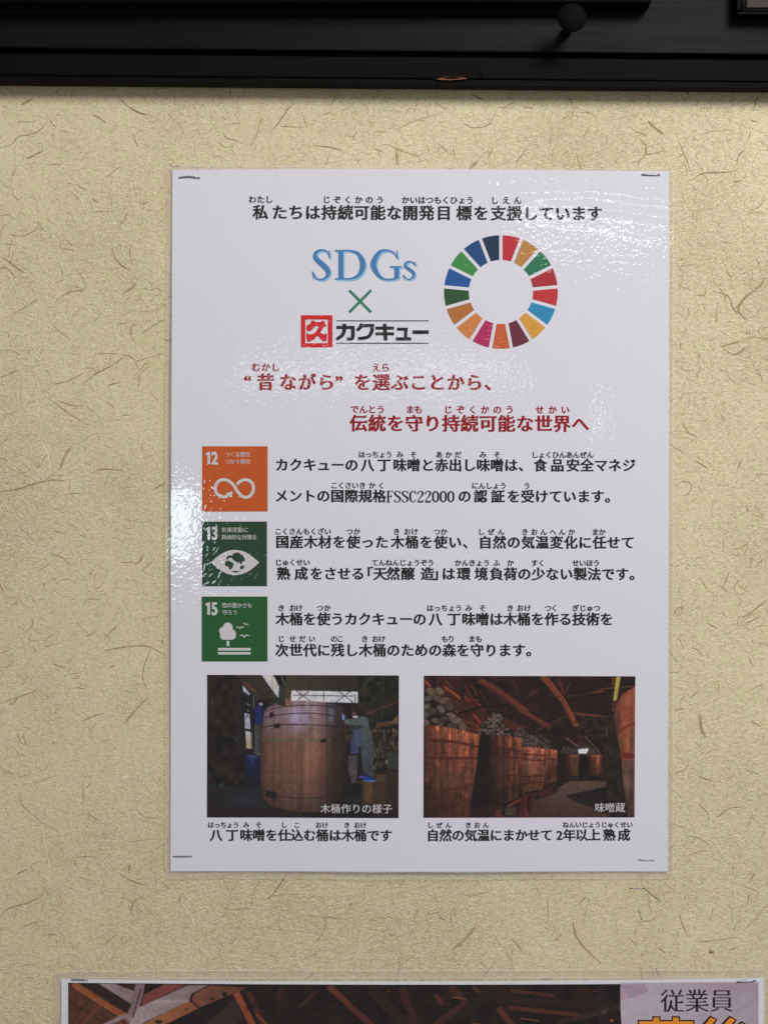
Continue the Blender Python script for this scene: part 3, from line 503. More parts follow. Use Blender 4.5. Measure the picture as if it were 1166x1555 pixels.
dbox('inner_moulding', 1125.4, 1426, 12.5, 16.6, .0067, .0120, M_fr, fr2, .0005)
dbox('inner_moulding', 1125.4, 1132, -200, 12.1, .0067, .0120, M_fr, fr2, .0005)
m, nt, b = nt_new('bronze_lining'); b.inputs['Base Color'].default_value = (.030, .013, .008, 1); b.inputs['Roughness'].default_value = .5; b.inputs['Specular IOR Level'].default_value = .2
dbox('lining', 1132.4, 1426, -200, 12.1, .0067, .0090, m, fr2, .0005)
# round-headed peg
peg = tag(empty('round_peg', P(868, 30, .03)), 'small black turned peg with a round knob standing out from the beam', 'peg')
def lathe(bm, prof, c, n=40):
    rows = [[bm.verts.new((c.x + r * math.cos(2 * math.pi * i / n), c.y + y, c.z + r * math.sin(2 * math.pi * i / n))) for i in range(n)] for r, y in prof]
    for a, b2 in zip(rows, rows[1:]):
        for i in range(n): bm.faces.new((a[i], a[(i + 1) % n], b2[(i + 1) % n], b2[i]))
    bmesh.ops.remove_doubles(bm, verts=bm.verts, dist=1e-7); bmesh.ops.recalc_face_normals(bm, faces=bm.faces)
pc = P(868, 27, .026) - peg.location
R = 22 * K * (D - .026) / D
bm = bmesh.new(); lathe(bm, [(0, -R * .45)] + [(R * math.sin(t), -R * .45 * math.cos(t)) for t in np.linspace(.15, 2.6, 18)] + [(R * .5, R * .5), (R * .42, R * .7)], pc); bmo('knob', bm, M_gap, peg, True)
bm = bmesh.new(); lathe(bm, [(R * .40, R * .69), (R * .36, R * 1.4), (R * .36, .0192), (0, .0192)], pc); bmo('shank', bm, M_gap, peg, True)

# ------------------------------------------------------------------ laminated poster
poster = tag(empty('laminated_poster'), 'large white laminated poster with a colour wheel, Japanese text, three goal panels and two photographs', 'poster')
SH = .0011      # depth of the sheet face
C4 = [(262.7, 258.4), (1014.3, 260.8), (1012.2, 1322.4), (259.8, 1322.0)]
def sheet(name, corners, d, thick, mat, parent, top_sag=0.0, n=24):
    """a thin sheet: front grid, back, edges"""
    (a, b, c, e) = corners; bm = bmesh.new(); F, Bk = [], []
    for j in range(n + 1):
        v = j / n; rf, rb = [], []
        for i in range(n + 1):
            u = i / n
            x = (a[0] * (1 - u) + b[0] * u) * (1 - v) + (e[0] * (1 - u) + c[0] * u) * v
            y = (a[1] * (1 - u) + b[1] * u) * (1 - v) + (e[1] * (1 - u) + c[1] * u) * v + top_sag * math.sin(math.pi * u) * (1 - v)
            p = P(x, y); rf.append(bm.verts.new((p.x, -d, p.z))); rb.append(bm.verts.new((p.x, -d + thick, p.z)))
        F.append(rf); Bk.append(rb)
    for j in range(n):
        for i in range(n):
            bm.faces.new((F[j][i], F[j + 1][i], F[j + 1][i + 1], F[j][i + 1])); bm.faces.new((Bk[j][i], Bk[j][i + 1], Bk[j + 1][i + 1], Bk[j + 1][i]))
    for i in range(n):
        bm.faces.new((F[0][i], F[0][i + 1], Bk[0][i + 1], Bk[0][i])); bm.faces.new((F[n][i + 1], F[n][i], Bk[n][i], Bk[n][i + 1]))
        bm.faces.new((F[i][0], Bk[i][0], Bk[i + 1][0], F[i + 1][0])); bm.faces.new((F[i][n], F[i + 1][n], Bk[i + 1][n], Bk[i][n]))
    for f in bm.faces: f.smooth = True
    bm.normal_update()
    for e in bm.edges:
        if len(e.link_faces) == 2 and e.link_faces[0].normal.dot(e.link_faces[1].normal) < .7: e.smooth = False
    return bmo(name, bm, mat, parent)
sheet('paper_sheet', C4, SH, .0007, M_paper, poster, -1.6)
def film_material():
    m, nt, b = nt_new('clear_laminating_film'); nt.nodes.remove(b)
    tb = nt.nodes.new('ShaderNodeBsdfTransparent'); tb.inputs[0].default_value = (.985, .975, .965, 1)
    gl = nt.nodes.new('ShaderNodeBsdfGlossy'); gl.inputs['Roughness'].default_value = .07
    g = nt.nodes.new('ShaderNodeGroup'); g.node_tree = FILM; nt.links.new(g.outputs[0], gl.inputs['Normal'])
    fr = nt.nodes.new('ShaderNodeFresnel'); fr.inputs[0].default_value = 1.5
    mx = nt.nodes.new('ShaderNodeMixShader'); nt.links.new(mth(nt, 'MULTIPLY', fr.outputs[0], 1.3), mx.inputs[0])
    nt.links.new(tb.outputs[0], mx.inputs[1]); nt.links.new(gl.outputs[0], mx.inputs[2])
    df = nt.nodes.new('ShaderNodeBsdfDiffuse'); df.inputs[0].default_value = (.85, .84, .82, 1)
    m2 = nt.nodes.new('ShaderNodeMixShader'); at = nt.nodes.new('ShaderNodeAttribute'); at.attribute_name = 'edge'
    nt.links.new(mth(nt, 'ADD', mth(nt, 'MULTIPLY', at.outputs['Fac'], .70), .13), m2.inputs[0])  # white diffuse paints a haze on the margin and a highlight along its rims
    nt.links.new(mx.outputs[0], m2.inputs[1]); nt.links.new(df.outputs[0], m2.inputs[2])
    nt.links.new(m2.outputs[0], nt.nodes['Material Output'].inputs[0]); return m
M_film = film_material()
def film_ring(inner, outer, parent, d, seed, amp=.0004, rr=5):
    """clear margin of the film round the sheet, slightly wavy, with rounded corners"""
    R_ = random.Random(seed); n = 40; vs, fs = [], []
    ph = [R_.uniform(0, 6.28) for _ in range(6)]
    oc = []; ic = []
    for k in range(4):
        a, b = outer[k], outer[(k + 1) % 4]; ia, ib = inner[k], inner[(k + 1) % 4]
        for i in range(n):
            t = i / n; x = a[0] + (b[0] - a[0]) * t; y = a[1] + (b[1] - a[1]) * t
            L = math.hypot(b[0] - a[0], b[1] - a[1]); s = min(t * L, (1 - t) * L)
            if s < rr:      # round the corner off
                q = rr - math.sqrt(max(rr * rr - (rr - s) ** 2, 0)); cx = sum(p[0] for p in outer) / 4; cy = sum(p[1] for p in outer) / 4
                if k in (0, 2): y += (1 if cy > y else -1) * q * .7
                else: x += (1 if cx > x else -1) * q * .7
            oc.append((x, y)); ic.append((ia[0] + (ib[0] - ia[0]) * t, ia[1] + (ib[1] - ia[1]) * t))
    N = 4 * n; W_ = (0, .3, .62, .90, 1.0); rings = len(W_)
    for r in range(rings):
        w = W_[r]
        for i in range(N):
            x = ic[i][0] * (1 - w) + oc[i][0] * w; y = ic[i][1] * (1 - w) + oc[i][1] * w; p = P(x, y)
            z = d + w * amp * (.5 * math.sin(i * .31 + ph[0]) + .35 * math.sin(i * .77 + ph[1]) + .25 * math.sin(i * 1.7 + ph[2]))
            vs.append((p.x, -max(z, .0002), p.z))
    for r in range(rings - 1):
        for i in range(N):
            j = (i + 1) % N; fs.append((r * N + i, (r + 1) * N + i, (r + 1) * N + j, r * N + j))
    o = from_data('film_margin', vs, fs, M_film, parent, True); e = o.data.attributes.new('edge', 'FLOAT', 'POINT')
    e.data.foreach_set('value', [(1.0 if k // N == rings - 1 else (.5 if k // N == 0 else 0.0)) * (.35 + .65 * abs(math.sin(k % N * .37 + ph[3]))) for k in range(len(vs))]); return o
film_ring([(262.9, 256.9), (1014.2, 259.2), (1012.1, 1322.3), (259.9, 1321.9)], [(254.5, 251.5), (1021.5, 257), (1021.0, 1333.5), (251.5, 1333)], poster, SH - .0002, 3)

T1D = SH + .00010; T2D = SH + .00017; T3D = SH + .00023
LINES = [
 # (main runs, yl, yr, em, ink, furigana runs, y, em)
 ([('私', 396, 396), ('たちは', 425, 475), ('持続可能な開発', 500, 647.5), ('目', 673.6, 0), ('標', 704, 0), ('を', 730, 0), ('支援しています', 756, 902)], 323.2, 325.6, 23.6, 'k2',
  [('わたし', 384, 409), ('じぞくかのう', 496, 577), ('かいはつもくひょう', 615.6, 713), ('しえん', 750.5, 785)], 303.8, 12.2),
 ([('“', 377, 0), ('昔', 404, 0), ('ながら', 438, 495.6), ('”', 515, 0), ('を選ぶことから、', 550.5, 748)], 580.6, 581.6, 27, 'r', [('むかし', 389.5, 419), ('えら', 571.4, 585)], 558.4, 13.8),
 ([('伝統を守り持続可能な世界へ', 544.6, 880)], 642.6, 644.2, 27, 'r', [('でんとう', 538.5, 578), ('まも', 622.5, 635), ('じぞくかのう', 680, 773), ('せかい', 818.4, 857)], 621.6, 13.4),
 ([('カクキューの', 428.7, 534), ('八', 558, 0), ('丁', 583, 0), ('味噌と赤出し味噌は、', 607, 796), ('食', 819.4, 0), ('品', 845, 0), ('安全マネジ', 868.5, 953)], 706, 707, 20.6, 'k',
  [('はっちょう', 549.4, 590.6), ('み', 607, 0), ('そ', 627.6, 0), ('あかだ', 666.4, 695), ('み', 732.6, 0), ('そ', 754, 0), ('しょくひんあんぜん', 811, 894.5)], 690.2, 10.8),
 ([('メントの国際規格', 428, 576), ('の', 705, 0), ('認', 729, 0), ('証', 755, 0), ('を受けています。', 779, 927)], 753, 754.2, 20.6, 'k',
  [('こくさい', 507.6, 539.5), ('き', 550.5, 0), ('か', 565, 0), ('く', 579, 0), ('にんしょう', 720.6, 763), ('う', 799, 0)], 737, 10.8),
 ([('国産木材を使った', 429.4, 579.6), ('木桶を使い、', 603.6, 712), ('自然の気温変化に任せて', 736, 951.5)], 822.7, 823.8, 20.6, 'k',
  [('こくさんもくざい', 422.8, 498), ('つか', 531, 542), ('き', 602, 0), ('おけ', 618.4, 629.4), ('つか', 663, 673.6), ('しぜん', 730, 760), ('きおんへんか', 796, 866.4), ('まか', 902.4, 912.7)], 806.9, 10.8),
 ([('熟', 431, 0), ('成', 457.8, 0), ('をさせる', 481, 543.6), ('「', 556, 0), ('天然', 577, 597), ('醸', 619, 0), ('造', 648.6, 0), ('」', 667, 0), ('は', 680.5, 0), ('環', 703.5, 0), ('境', 730, 0), ('負荷の少ない製法です。', 753, 964)], 870.6, 871.6, 20.6, 'k',
  [('じゅくせい', 423.5, 466), ('てんねんじょうぞう', 569.3, 653.7), ('かんきょう', 695, 737.8), ('ふ', 753, 0), ('か', 774, 0), ('すく', 810.5, 821), ('せいほう', 872.6, 904)], 853.9, 10.8),
 ([('木桶を使うカクキューの', 429.4, 637), ('八', 661, 0), ('丁', 688.7, 0), ('味噌は木桶を作る技術を', 711, 919.6)], 939.6, 939.8, 20.6, 'k',
  [('き', 427.6, 0), ('おけ', 445, 455), ('つか', 486.3, 497.3), ('はっちょう', 652.7, 696), ('み', 711, 0), ('そ', 732, 0), ('き', 773.8, 0), ('おけ', 789, 800), ('つく', 831, 840.7), ('ぎじゅつ', 872.6, 905)], 922.9, 10.8),
 ([('次世代に残し木桶のための森を守ります。', 428.7, 808)], 986.8, 986.8, 20.6, 'k',
  [('じ', 427.6, 0), ('せだい', 445, 474), ('のこ', 507.6, 517), ('き', 554, 0), ('おけ', 570, 580), ('もり', 675, 684.6), ('まも', 716, 726.5)], 969.7, 10.8),
 ([('八', 329, 0), ('丁', 353, 0), ('味噌を仕込む桶は木桶です', 374.5, 586)], 1267.3, 1267, 19.2, 'k',
  [('はっちょう', 321, 359), ('み', 374.5, 0), ('そ', 393.4, 0), ('し', 431.8, 0), ('こ', 451.4, 0), ('おけ', 484.3, 494), ('き', 527, 0), ('おけ', 542.3, 552)], 1251.9, 9.8),
 ([('自然の気温にまかせて', 656.8, 829), ('2', 848.5, 0), ('年以上', 863.3, 901), ('熟', 924, 0), ('成', 946.3, 0)], 1267, 1267, 19.2, 'k',
  [('しぜん', 653, 680.4), ('きおん', 710.6, 737), ('ねんいじょうじゅくせい', 858, 955)], 1251.6, 9.8),
]
INK = {'k': M_black, 'k2': M_softblack, 'r': M_red}
def fstr(chars, x0, y0, pw, ph):
    """narrow upright Latin lettering of a Mincho face, drawn with a pen in a 10 x 20 cell"""
    G = {'F': [[(2.6, 0, 1.7), (2.6, 20, 1.7)], [(.6, .45, .9), (9, .45, .9)], [(8.8, .2, .9), (8.8, 4.4, .5)], [(2.6, 9.6, .9), (7, 9.6, .9)], [(7, 7.6, .8), (7, 11.6, .8)], [(.6, 19.6, .9), (5, 19.6, .9)]],
         'S': [[(8.4, 5, .6), (7.2, 1.6, .9), (4.8, .5, .9), (1.9, 2, 1.4), (1.5, 5.4, 1.8), (4.6, 9, 2.0), (8, 12.4, 2.0), (8.4, 16.2, 1.6), (5.4, 19.4, .9), (2.4, 18.4, .9), (1.1, 14.6, .6)], [(8.6, .8, .6), (8.6, 5.4, .6)], [(1, 14.4, .6), (1, 19.4, .6)]],
         'C': [[(8.6, 5.6, .6), (7.6, 1.6, .9), (5.2, .5, .9), (2.2, 3.4, 1.6), (1.4, 10, 1.9), (2.4, 16.8, 1.5), (5.4, 19.5, .9), (7.8, 18.2, .9), (8.9, 14.6, .6)], [(8.8, .8, .6), (8.8, 6, .6)]],
         '2': [[(1.6, 5.6, 2.0), (1.9, 2.2, .9), (4.8, .6, 1.0), (7.9, 2.6, 1.8), (7.6, 7, 1.7), (4.4, 12.4, 1.0), (1.2, 18.6, 1.0)], [(1.2, 18.9, 1.9), (8.2, 18.9, 1.9)], [(8.2, 19.4, .7), (8.9, 15.4, .7)]],
         '0': [[(5, .5, 1.0), (2, 4, 1.8), (1.4, 10, 1.8), (2, 16, 1.8), (5, 19.5, 1.0)], [(5, .5, 1.0), (8, 4, 1.8), (8.6, 10, 1.8), (8, 16, 1.8), (5, 19.5, 1.0)]]}
    out = []
    for i, ch in enumerate(chars):
        for st in G[ch]: out.append([(x0 + i * pw + x * pw / 10.5, y0 + y * ph / 20) for x, y in pen([(a, b, w * 1.5) for a, b, w in st], 5)])
    return out
for idx, (runs, yl, yr, em, ik, furi, fy, fem) in enumerate(LINES):
    runs = [(s, a, a if b == 0 else b) for s, a, b in runs]; furi = [(s, a, a if b == 0 else b) for s, a, b in furi]
    F = Text().runs(runs, yl, yr, em, *((.040, .018) if ik != 'r' else (.040, .014)))
    if idx == 4: F.polys(fstr('FSSC22000', 586.6, 745.4, 11.5, 17.6))
    ln = F.build('text_line', INK[ik], poster, T1D)
    for r in furi: Text().runs([r], fy, fy + (yr - yl), fem, .036, .020, False).build('furigana', INK[ik], ln, T1D)

# SDGs lettering with its pale blue offset print
OL = (440, 360, 5.07)
S_ = [[(304, 165, 5), (297, 128, 10), (270, 108, 14), (232, 106, 16), (200, 128, 26), (200, 165, 34), (240, 205, 42), (280, 242, 42), (297, 282, 32), (275, 318, 18), (235, 331, 12), (202, 318, 12), (180, 272, 5)], [(304, 103, 6), (309, 168, 6)], [(176, 266, 6), (184, 326, 6)],
      [(394, 108, 36), (394, 326, 36)], [(348, 109, 11), (430, 109, 11)], [(350, 325, 11), (440, 325, 11)], [(372, 114, 5), (395, 118, 30)],
      [(405, 108, 10), (470, 110, 14), (530, 136, 28), (562, 212, 42), (538, 288, 30), (480, 322, 14), (400, 326, 10)],
      [(824, 168, 5), (803, 128, 13), (750, 106, 14), (686, 124, 26), (643, 212, 44), (680, 296, 28), (738, 329, 14), (800, 326, 12), (828, 318, 8)], [(822, 238, 34), (822, 322, 34)], [(770, 233, 11), (862, 233, 11)], [(822, 104, 6), (829, 168, 6)],
      [(962, 224, 5), (950, 202, 9), (922, 192, 10), (893, 204, 17), (888, 228, 22), (918, 252, 26), (948, 276, 26), (952, 303, 20), (928, 326, 10), (898, 324, 8), (878, 296, 5)], [(962, 190, 5), (966, 226, 5)], [(873, 292, 5), (878, 330, 5)]]
M_blue = ink('blue_ink', alb(76, 124, 176)); M_sky = ink('pale_blue_ink', alb(132, 188, 222))
let = poly_each('acronym_lettering', [tr(pen(s), *OL) for s in S_], M_blue, poster, T2D)
poly_each('offset_shadow', [tr([(x + 11, y + 11) for x, y in pen(s)], *OL) for s in S_], M_sky, let, T1D)
M_crossg = ink('green_cross_ink', alb(52, 128, 92))
poly_each('cross_mark', [tr(pen(s), *OL) for s in ([(458, 413, 21), (626, 583, 21)], [(626, 413, 21), (458, 583, 21)])], M_crossg, poster, T1D)
M_emb = ink('emblem_red_ink', alb(204, 42, 48))
F = Flat(); F.add([tr(q, *OL) for q in ([(88, 605), (330, 605), (330, 852), (88, 852)], [(122, 638), (294, 638), (294, 820), (122, 820)])]); emb = F.build('shop_emblem', M_emb, poster, T1D)
kyu = [(165, 655), (172, 645), (190, 648), (205, 658), (240, 655), (250, 648), (268, 650), (272, 668), (284, 688), (262, 697), (252, 715), (240, 735), (262, 752), (285, 745), (284, 800), (270, 808), (248, 800), (216, 765), (190, 790), (160, 806), (135, 803), (130, 742), (150, 752), (188, 745), (212, 718), (222, 690), (195, 694), (168, 722), (142, 728), (133, 722), (131, 684), (152, 677)]
F = Flat(); F.add([tr([(p[0], p[1]) for p in smooth(kyu + [kyu[0]], 3)[:-1]], *OL)]); F.build('emblem_character', M_emb, emb, T1D)
KA = [[(360, 699, 25), (500, 699, 25)], [(421, 670, 29), (419, 725, 29), (402, 762, 28), (360, 790, 24)], [(486, 699, 29), (486, 765, 29), (478, 786, 24), (440, 786, 24)],
      [(556, 670, 28), (540, 702, 28), (517, 722, 22)], [(545, 685, 26), (650, 685, 26)], [(636, 675, 28), (630, 732, 28), (600, 772, 26), (525, 786, 26)],
      [(660, 704, 24), (802, 704, 24)], [(660, 748, 24), (802, 748, 24)], [(730, 670, 29), (738, 800, 29)],
      [(825, 712, 24), (908, 712, 24)], [(894, 702, 26), (890, 785, 26)], [(816, 787, 25), (934, 787, 25)], [(942, 735, 29), (1068, 735, 29)]]
sl = poly_each('shop_lettering', [tr(pen(s), *OL) for s in KA], M_softblack, poster, T1D)
for yy in (648, 820): poly_each('rule_line', [tr([(360, yy - 3.5), (1068, yy - 3.5), (1068, yy + 3.5), (360, yy + 3.5)], *OL)], M_softblack, sl, T1D)

# the colour wheel
wheel_cols = [(214, 42, 54), (203, 138, 68), (38, 128, 84), (190, 42, 52), (212, 48, 52), (36, 144, 200), (236, 162, 56), (116, 40, 60), (222, 92, 44), (196, 34, 92), (228, 132, 62), (196, 114, 52), (46, 88, 52), (28, 88, 170), (60, 152, 74), (32, 76, 136), (36, 54, 84)]
wheel = empty('colour_wheel'); wheel.parent = poster
cx, cy, Ro, Ri = 759.9, 444.1, 86.0, 48.6
for i, c in enumerate(wheel_cols):
    a0 = 2 * math.pi * i / 17; a1 = 2 * math.pi * (i + 1) / 17; g = 2.6; L = []
    for R_, rev in ((Ro, False), (Ri, True)):
        da = math.asin(g / R_); s = [a0 + da + (a1 - a0 - 2 * da) * t / 8 for t in range(9)]
        if rev: s = s[::-1]
        L += [(cx + R_ * math.sin(t), cy - R_ * math.cos(t)) for t in s]
    poly_each('wheel_segment', [L], ink('wheel_ink_%d' % i, alb(*[v * .80 + sum(c) / 3 * .12 + 6 for v in c])), wheel, T1D)

# goal panels
def circle(x, y, r, n=28, ry=None): return [(x + r * math.cos(2 * math.pi * i / n), y + (ry or r) * math.sin(2 * math.pi * i / n)) for i in range(n)]
def panel(x0, y0, x1, y1, col, name, num, ox, oy, ny, caps, label):
    p = poly_each('goal_panel', [[(x0, y0), (x1, y0), (x1, y1), (x0, y1)]], ink(name, col), poster, T1D); p['label'] = label
    F = Text()
    X1 = ox + 18.2; Y1 = oy + ny
    F.polys([[(X1 - .6, Y1), (X1 + 2.3, Y1), (X1 + 2.3, Y1 + 19), (X1 - 1.9, Y1 + 19), (X1 - 1.9, Y1 + 4.6), (X1 - 4.6, Y1 + 5.6), (X1 - 4.6, Y1 + 2.4)]])
    for ch, nx in ((num[1], 27.2),): F.glyph(ch, lambda u, v, nx=nx: (ox + nx + (u - .25) * 19.5, oy + ny + 18.8 - v * 26.5), .075, .035, False)
    F.build('numeral', M_white, p, T2D)
    for (runs, y) in caps:
        Text().runs(runs, y, y, 8.2, .006, .002, False).build('caption', M_white, p, T2D)
    return p
IO = (300, 670, 9.717)
p12 = panel(308.2, 678, 407.1, 776.8, alb(190, 86, 34), 'orange_panel_ink', '12', 300, 670, 16.3, [([('つくる責任', 346.3, 377)], 690.3), ([('つかう責任', 346.3, 377)], 701.2)], 'orange panel numbered 12 with a looping arrow')
inf = [(592, 640), (640, 592), (715, 568), (800, 605), (835, 695), (800, 790), (722, 830), (650, 800), (590, 730), (540, 648), (470, 590), (392, 568), (305, 605), (272, 695), (305, 785), (392, 822), (455, 808)]
poly_each('looping_arrow', [tr(pen([(x, y, 45) for x, y in inf[:9]], 6), *IO), tr(pen([(x, y, 45) for x, y in inf[7:]], 6), *IO), tr([(430, 768), (527, 738), (513, 838), (480, 820), (445, 800)], *IO)], M_white, p12, T2D)
IO = (300, 785, 9.717)
p13 = panel(308, 792, 406.1, 889.9, alb(38, 66, 48), 'dark_green_panel_ink', '13', 300, 785, 15.1, [([('気候変動に', 341.2, 374.3)], 804.5), ([('具体的な対策を', 341.2, 387.5)], 815.7)], 'dark green panel numbered 13 with an eye holding a globe')
eye = smooth([(208, 668), (320, 570), (440, 505), (565, 485), (690, 508), (810, 580), (918, 668)], 5)[:-1] + smooth([(918, 668), (810, 765), (690, 830), (565, 855), (440, 832), (320, 765), (208, 668)], 5)[:-1]
ey = poly_each('eye', [tr(eye, *IO)], M_white, p13, T2D)
land = [[(545, 530), (600, 520), (660, 548), (700, 600), (712, 660), (690, 645), (668, 668), (655, 700), (640, 690), (625, 655), (612, 690), (590, 668), (570, 650), (545, 640), (520, 610), (500, 590), (520, 565)],
        [(425, 650), (470, 640), (500, 660), (525, 668), (545, 695), (530, 730), (505, 775), (480, 770), (465, 730), (430, 725), (412, 690)], [(440, 590), (470, 565), (500, 560), (520, 585), (500, 605), (480, 600), (455, 625), (430, 632)],
        [(630, 740), (660, 712), (690, 715), (702, 735), (680, 765), (645, 770)], [(515, 800), (560, 788), (610, 800), (645, 785), (640, 800), (600, 815), (545, 815)]]
poly_each('globe_land', [tr(l, *IO) for l in land], ink('dark_green_panel_ink', None), p13, T3D)
IO = (300, 900, 9.717)
p15 = panel(307.3, 905.6, 406.8, 1003.9, alb(34, 88, 46), 'green_panel_ink', '15', 299.6, 900, 14.1, [([('陸の豊かさも', 342, 380)], 918.8), ([('守ろう', 342.2, 357.8)], 929.5)], 'green panel numbered 15 with a tree and birds')
def bird(x, y, s, r): 
    q = smooth([(-60, 6), (-35, -12), (-12, -6), (0, 8), (16, -8), (40, -12), (66, 4), (34, 2), (18, 8), (0, 28), (-14, 10), (-34, 2), (-60, 6)], 3)
    return [(x + (a * math.cos(r) - b * math.sin(r)) * s, y + (a * math.sin(r) + b * math.cos(r)) * s) for a, b in q[:-1]]
poly_each('tree_pictogram', [tr(q, *IO) for q in (circle(455, 508, 72), circle(388, 560, 60), circle(400, 630, 60), circle(510, 612, 66, ry=78), [(350, 560), (520, 540), (520, 690), (400, 690)], [(437, 707), (476, 707), (476, 782), (437, 782)], [(310, 810), (790, 810), (790, 848), (310, 848)], [(310, 870), (790, 870), (790, 907), (310, 907)])], M_white, p15, T2D)
for q in (bird(632, 506, 1.0, 0), bird(716, 456, .8, .3), bird(697, 628, 1.2, 0)): poly_each('bird_pictogram', [tr(q, *IO)], M_white, p15, T2D)

# ------------------------------------------------------------------ printed photographs (flat print: coloured grid)
class Pic:
    def __init__(s, x0, y0, x1, y1, res, bgc):
        s.x0, s.y0, s.x1, s.y1 = x0, y0, x1, y1; s.ss = 2 * res; s.res = res
        s.w = int(round((x1 - x0) * s.ss)); s.h = int(round((y1 - y0) * s.ss)); s.w += s.w % 2; s.h += s.h % 2
        s.a = np.zeros((s.h, s.w, 3)) + np.array(bgc, float)
        s.gx, s.gy = np.meshgrid(x0 + (np.arange(s.w) + .5) / s.ss, y0 + (np.arange(s.h) + .5) / s.ss); s.ref = (0, 0, 1)
    def T(s, L): o = s.ref; return [(o[0] + x / o[2], o[1] + y / o[2]) for x, y in L]
    def mask(s, L):
        L = s.T(L); m = np.zeros((s.h, s.w), bool)
        xs = [p[0] for p in L]; ys = [p[1] for p in L]
        i0 = max(int((min(xs) - s.x0) * s.ss) - 1, 0); i1 = min(int((max(xs) - s.x0) * s.ss) + 2, s.w); j0 = max(int((min(ys) - s.y0) * s.ss) - 1, 0); j1 = min(int((max(ys) - s.y0) * s.ss) + 2, s.h)
        if i1 <= i0 or j1 <= j0: return m
        X = s.gx[j0:j1, i0:i1]; Y = s.gy[j0:j1, i0:i1]; r = np.zeros(X.shape, bool)
        for k in range(len(L)):
            (xa, ya), (xb, yb) = L[k], L[(k + 1) % len(L)]
            if ya == yb: continue
            r ^= ((ya > Y) != (yb > Y)) & (X < (xb - xa) * (Y - ya) / (yb - ya) + xa)
        m[j0:j1, i0:i1] = r; return m
    def poly(s, L, c, a=1.0, c2=None, ax='x', m=None):
        m = s.mask(L) if m is None else m
        if not m.any(): return
        col = np.array(c, float)
        if c2 is not None:
            G = s.gx if ax == 'x' else s.gy; g = G[m]; t = ((g - g.min()) / max(g.max() - g.min(), 1e-6))[:, None]; col = col * (1 - t) + np.array(c2, float) * t
        s.a[m] = s.a[m] * (1 - a) + col * a
    def line(s, L, w, c, a=1.0):
        for p, q in zip(L, L[1:]): s.poly(pen([(p[0], p[1], w), (q[0], q[1], w)]), c, a)
    def curve(s, L, w, c, a=1.0): s.poly(pen([(x, y, w) for x, y in L], 6), c, a)
    def ell(s, x, y, rx, ry, c, a=1.0): s.poly(circle(x, y, rx, 18, ry), c, a)
    def glow(s, x, y, rx, ry, c, a):
        o = s.ref; X = (s.gx - o[0]) * o[2]; Y = (s.gy - o[1]) * o[2]; g = np.exp(-((X - x) / rx) ** 2 - ((Y - y) / ry) ** 2)[..., None] * a
        s.a = s.a * (1 - g) + np.array(c, float) * g
    def stripes(s, L, dx, amp, axis=0, seed=1):
        m = s.mask(L); r = np.random.default_rng(seed); n = int((s.w if axis == 0 else s.h) / (dx * s.ss)) + 3; v = r.normal(0, 1, n)
        G = (s.gx - s.x0) if axis == 0 else (s.gy - s.y0); t = G / dx; i = t.astype(int).clip(0, n - 2); f = t - i; f = np.clip((f - .35) / .3, 0, 1)
        val = v[i] * (1 - f) + v[i + 1] * f; s.a[m] *= (1 + amp * val[m])[:, None]
    def blotch(s, L, sc, amp, seed=1, sy=None):
        m = s.mask(L); r = np.random.default_rng(seed); sy = sy or sc; nw = int(s.w / (sc * s.ss)) + 3; nh = int(s.h / (sy * s.ss)) + 3; v = r.normal(0, 1, (nh, nw))
        tx = (s.gx - s.x0) / sc; ty = (s.gy - s.y0) / sy; i = tx.astype(int).clip(0, nw - 2); j = ty.astype(int).clip(0, nh - 2); fx = tx - i; fy = ty - j; fx = fx * fx * (3 - 2 * fx); fy = fy * fy * (3 - 2 * fy)
        val = (v[j, i] * (1 - fx) + v[j, i + 1] * fx) * (1 - fy) + (v[j + 1, i] * (1 - fx) + v[j + 1, i + 1] * fx) * fy
        s.a[m] *= np.clip(1 + amp * val[m], .1, 3)[:, None]
    def done(s, name, mat, parent, d, corners, fac, grain=3.0, seed=2):
        a = s.a.clip(0, 255); a = a.reshape(s.h // 2, 2, s.w // 2, 2, 3).mean((1, 3)); h, w = a.shape[:2]
        b = a.copy(); b[1:-1, 1:-1] = a[1:-1, 1:-1] * .5 + (a[:-2, 1:-1] + a[2:, 1:-1] + a[1:-1, :-2] + a[1:-1, 2:]) * .125; a = b
        r = np.random.default_rng(seed + 50)
        for sc_, am in ((2, .012 * grain), (4, .010 * grain), (9, .008 * grain)):
            v = r.normal(0, 1, (a.shape[0] // sc_ + 2, a.shape[1] // sc_ + 2)); v = np.kron(v, np.ones((sc_, sc_)))[:a.shape[0], :a.shape[1]]
            for _ in range(sc_): v[1:-1, 1:-1] = v[1:-1, 1:-1] * .4 + (v[:-2, 1:-1] + v[2:, 1:-1] + v[1:-1, :-2] + v[1:-1, 2:]) * .15
            a = a * (1 + am * v[..., None]) + (am * 12 * v[..., None])
        gr = a.mean(2, keepdims=True); a = gr + (a - gr) * .86
        r = np.random.default_rng(seed); a = a + r.normal(0, grain, a.shape) * .9 + r.normal(0, grain, (h, w, 1)) * .9
        col = np.clip(lin(a.clip(0, 255)) * fac, 0, .85)
        # faces: one small quad per print dot
        u = np.linspace(0, 1, w + 1); v = np.linspace(0, 1, h + 1); U, V = np.meshgrid(u, v); c = np.array(corners, float)
        X = (c[0, 0] * (1 - U) + c[1, 0] * U) * (1 - V) + (c[3, 0] * (1 - U) + c[2, 0] * U) * V; Y = (c[0, 1] * (1 - U) + c[1, 1] * U) * (1 - V) + (c[3, 1] * (1 - U) + c[2, 1] * U) * V
        vs = np.stack([(X - 583) * K, np.full(X.shape, -d), (777.5 - Y) * K], -1).reshape(-1, 3)
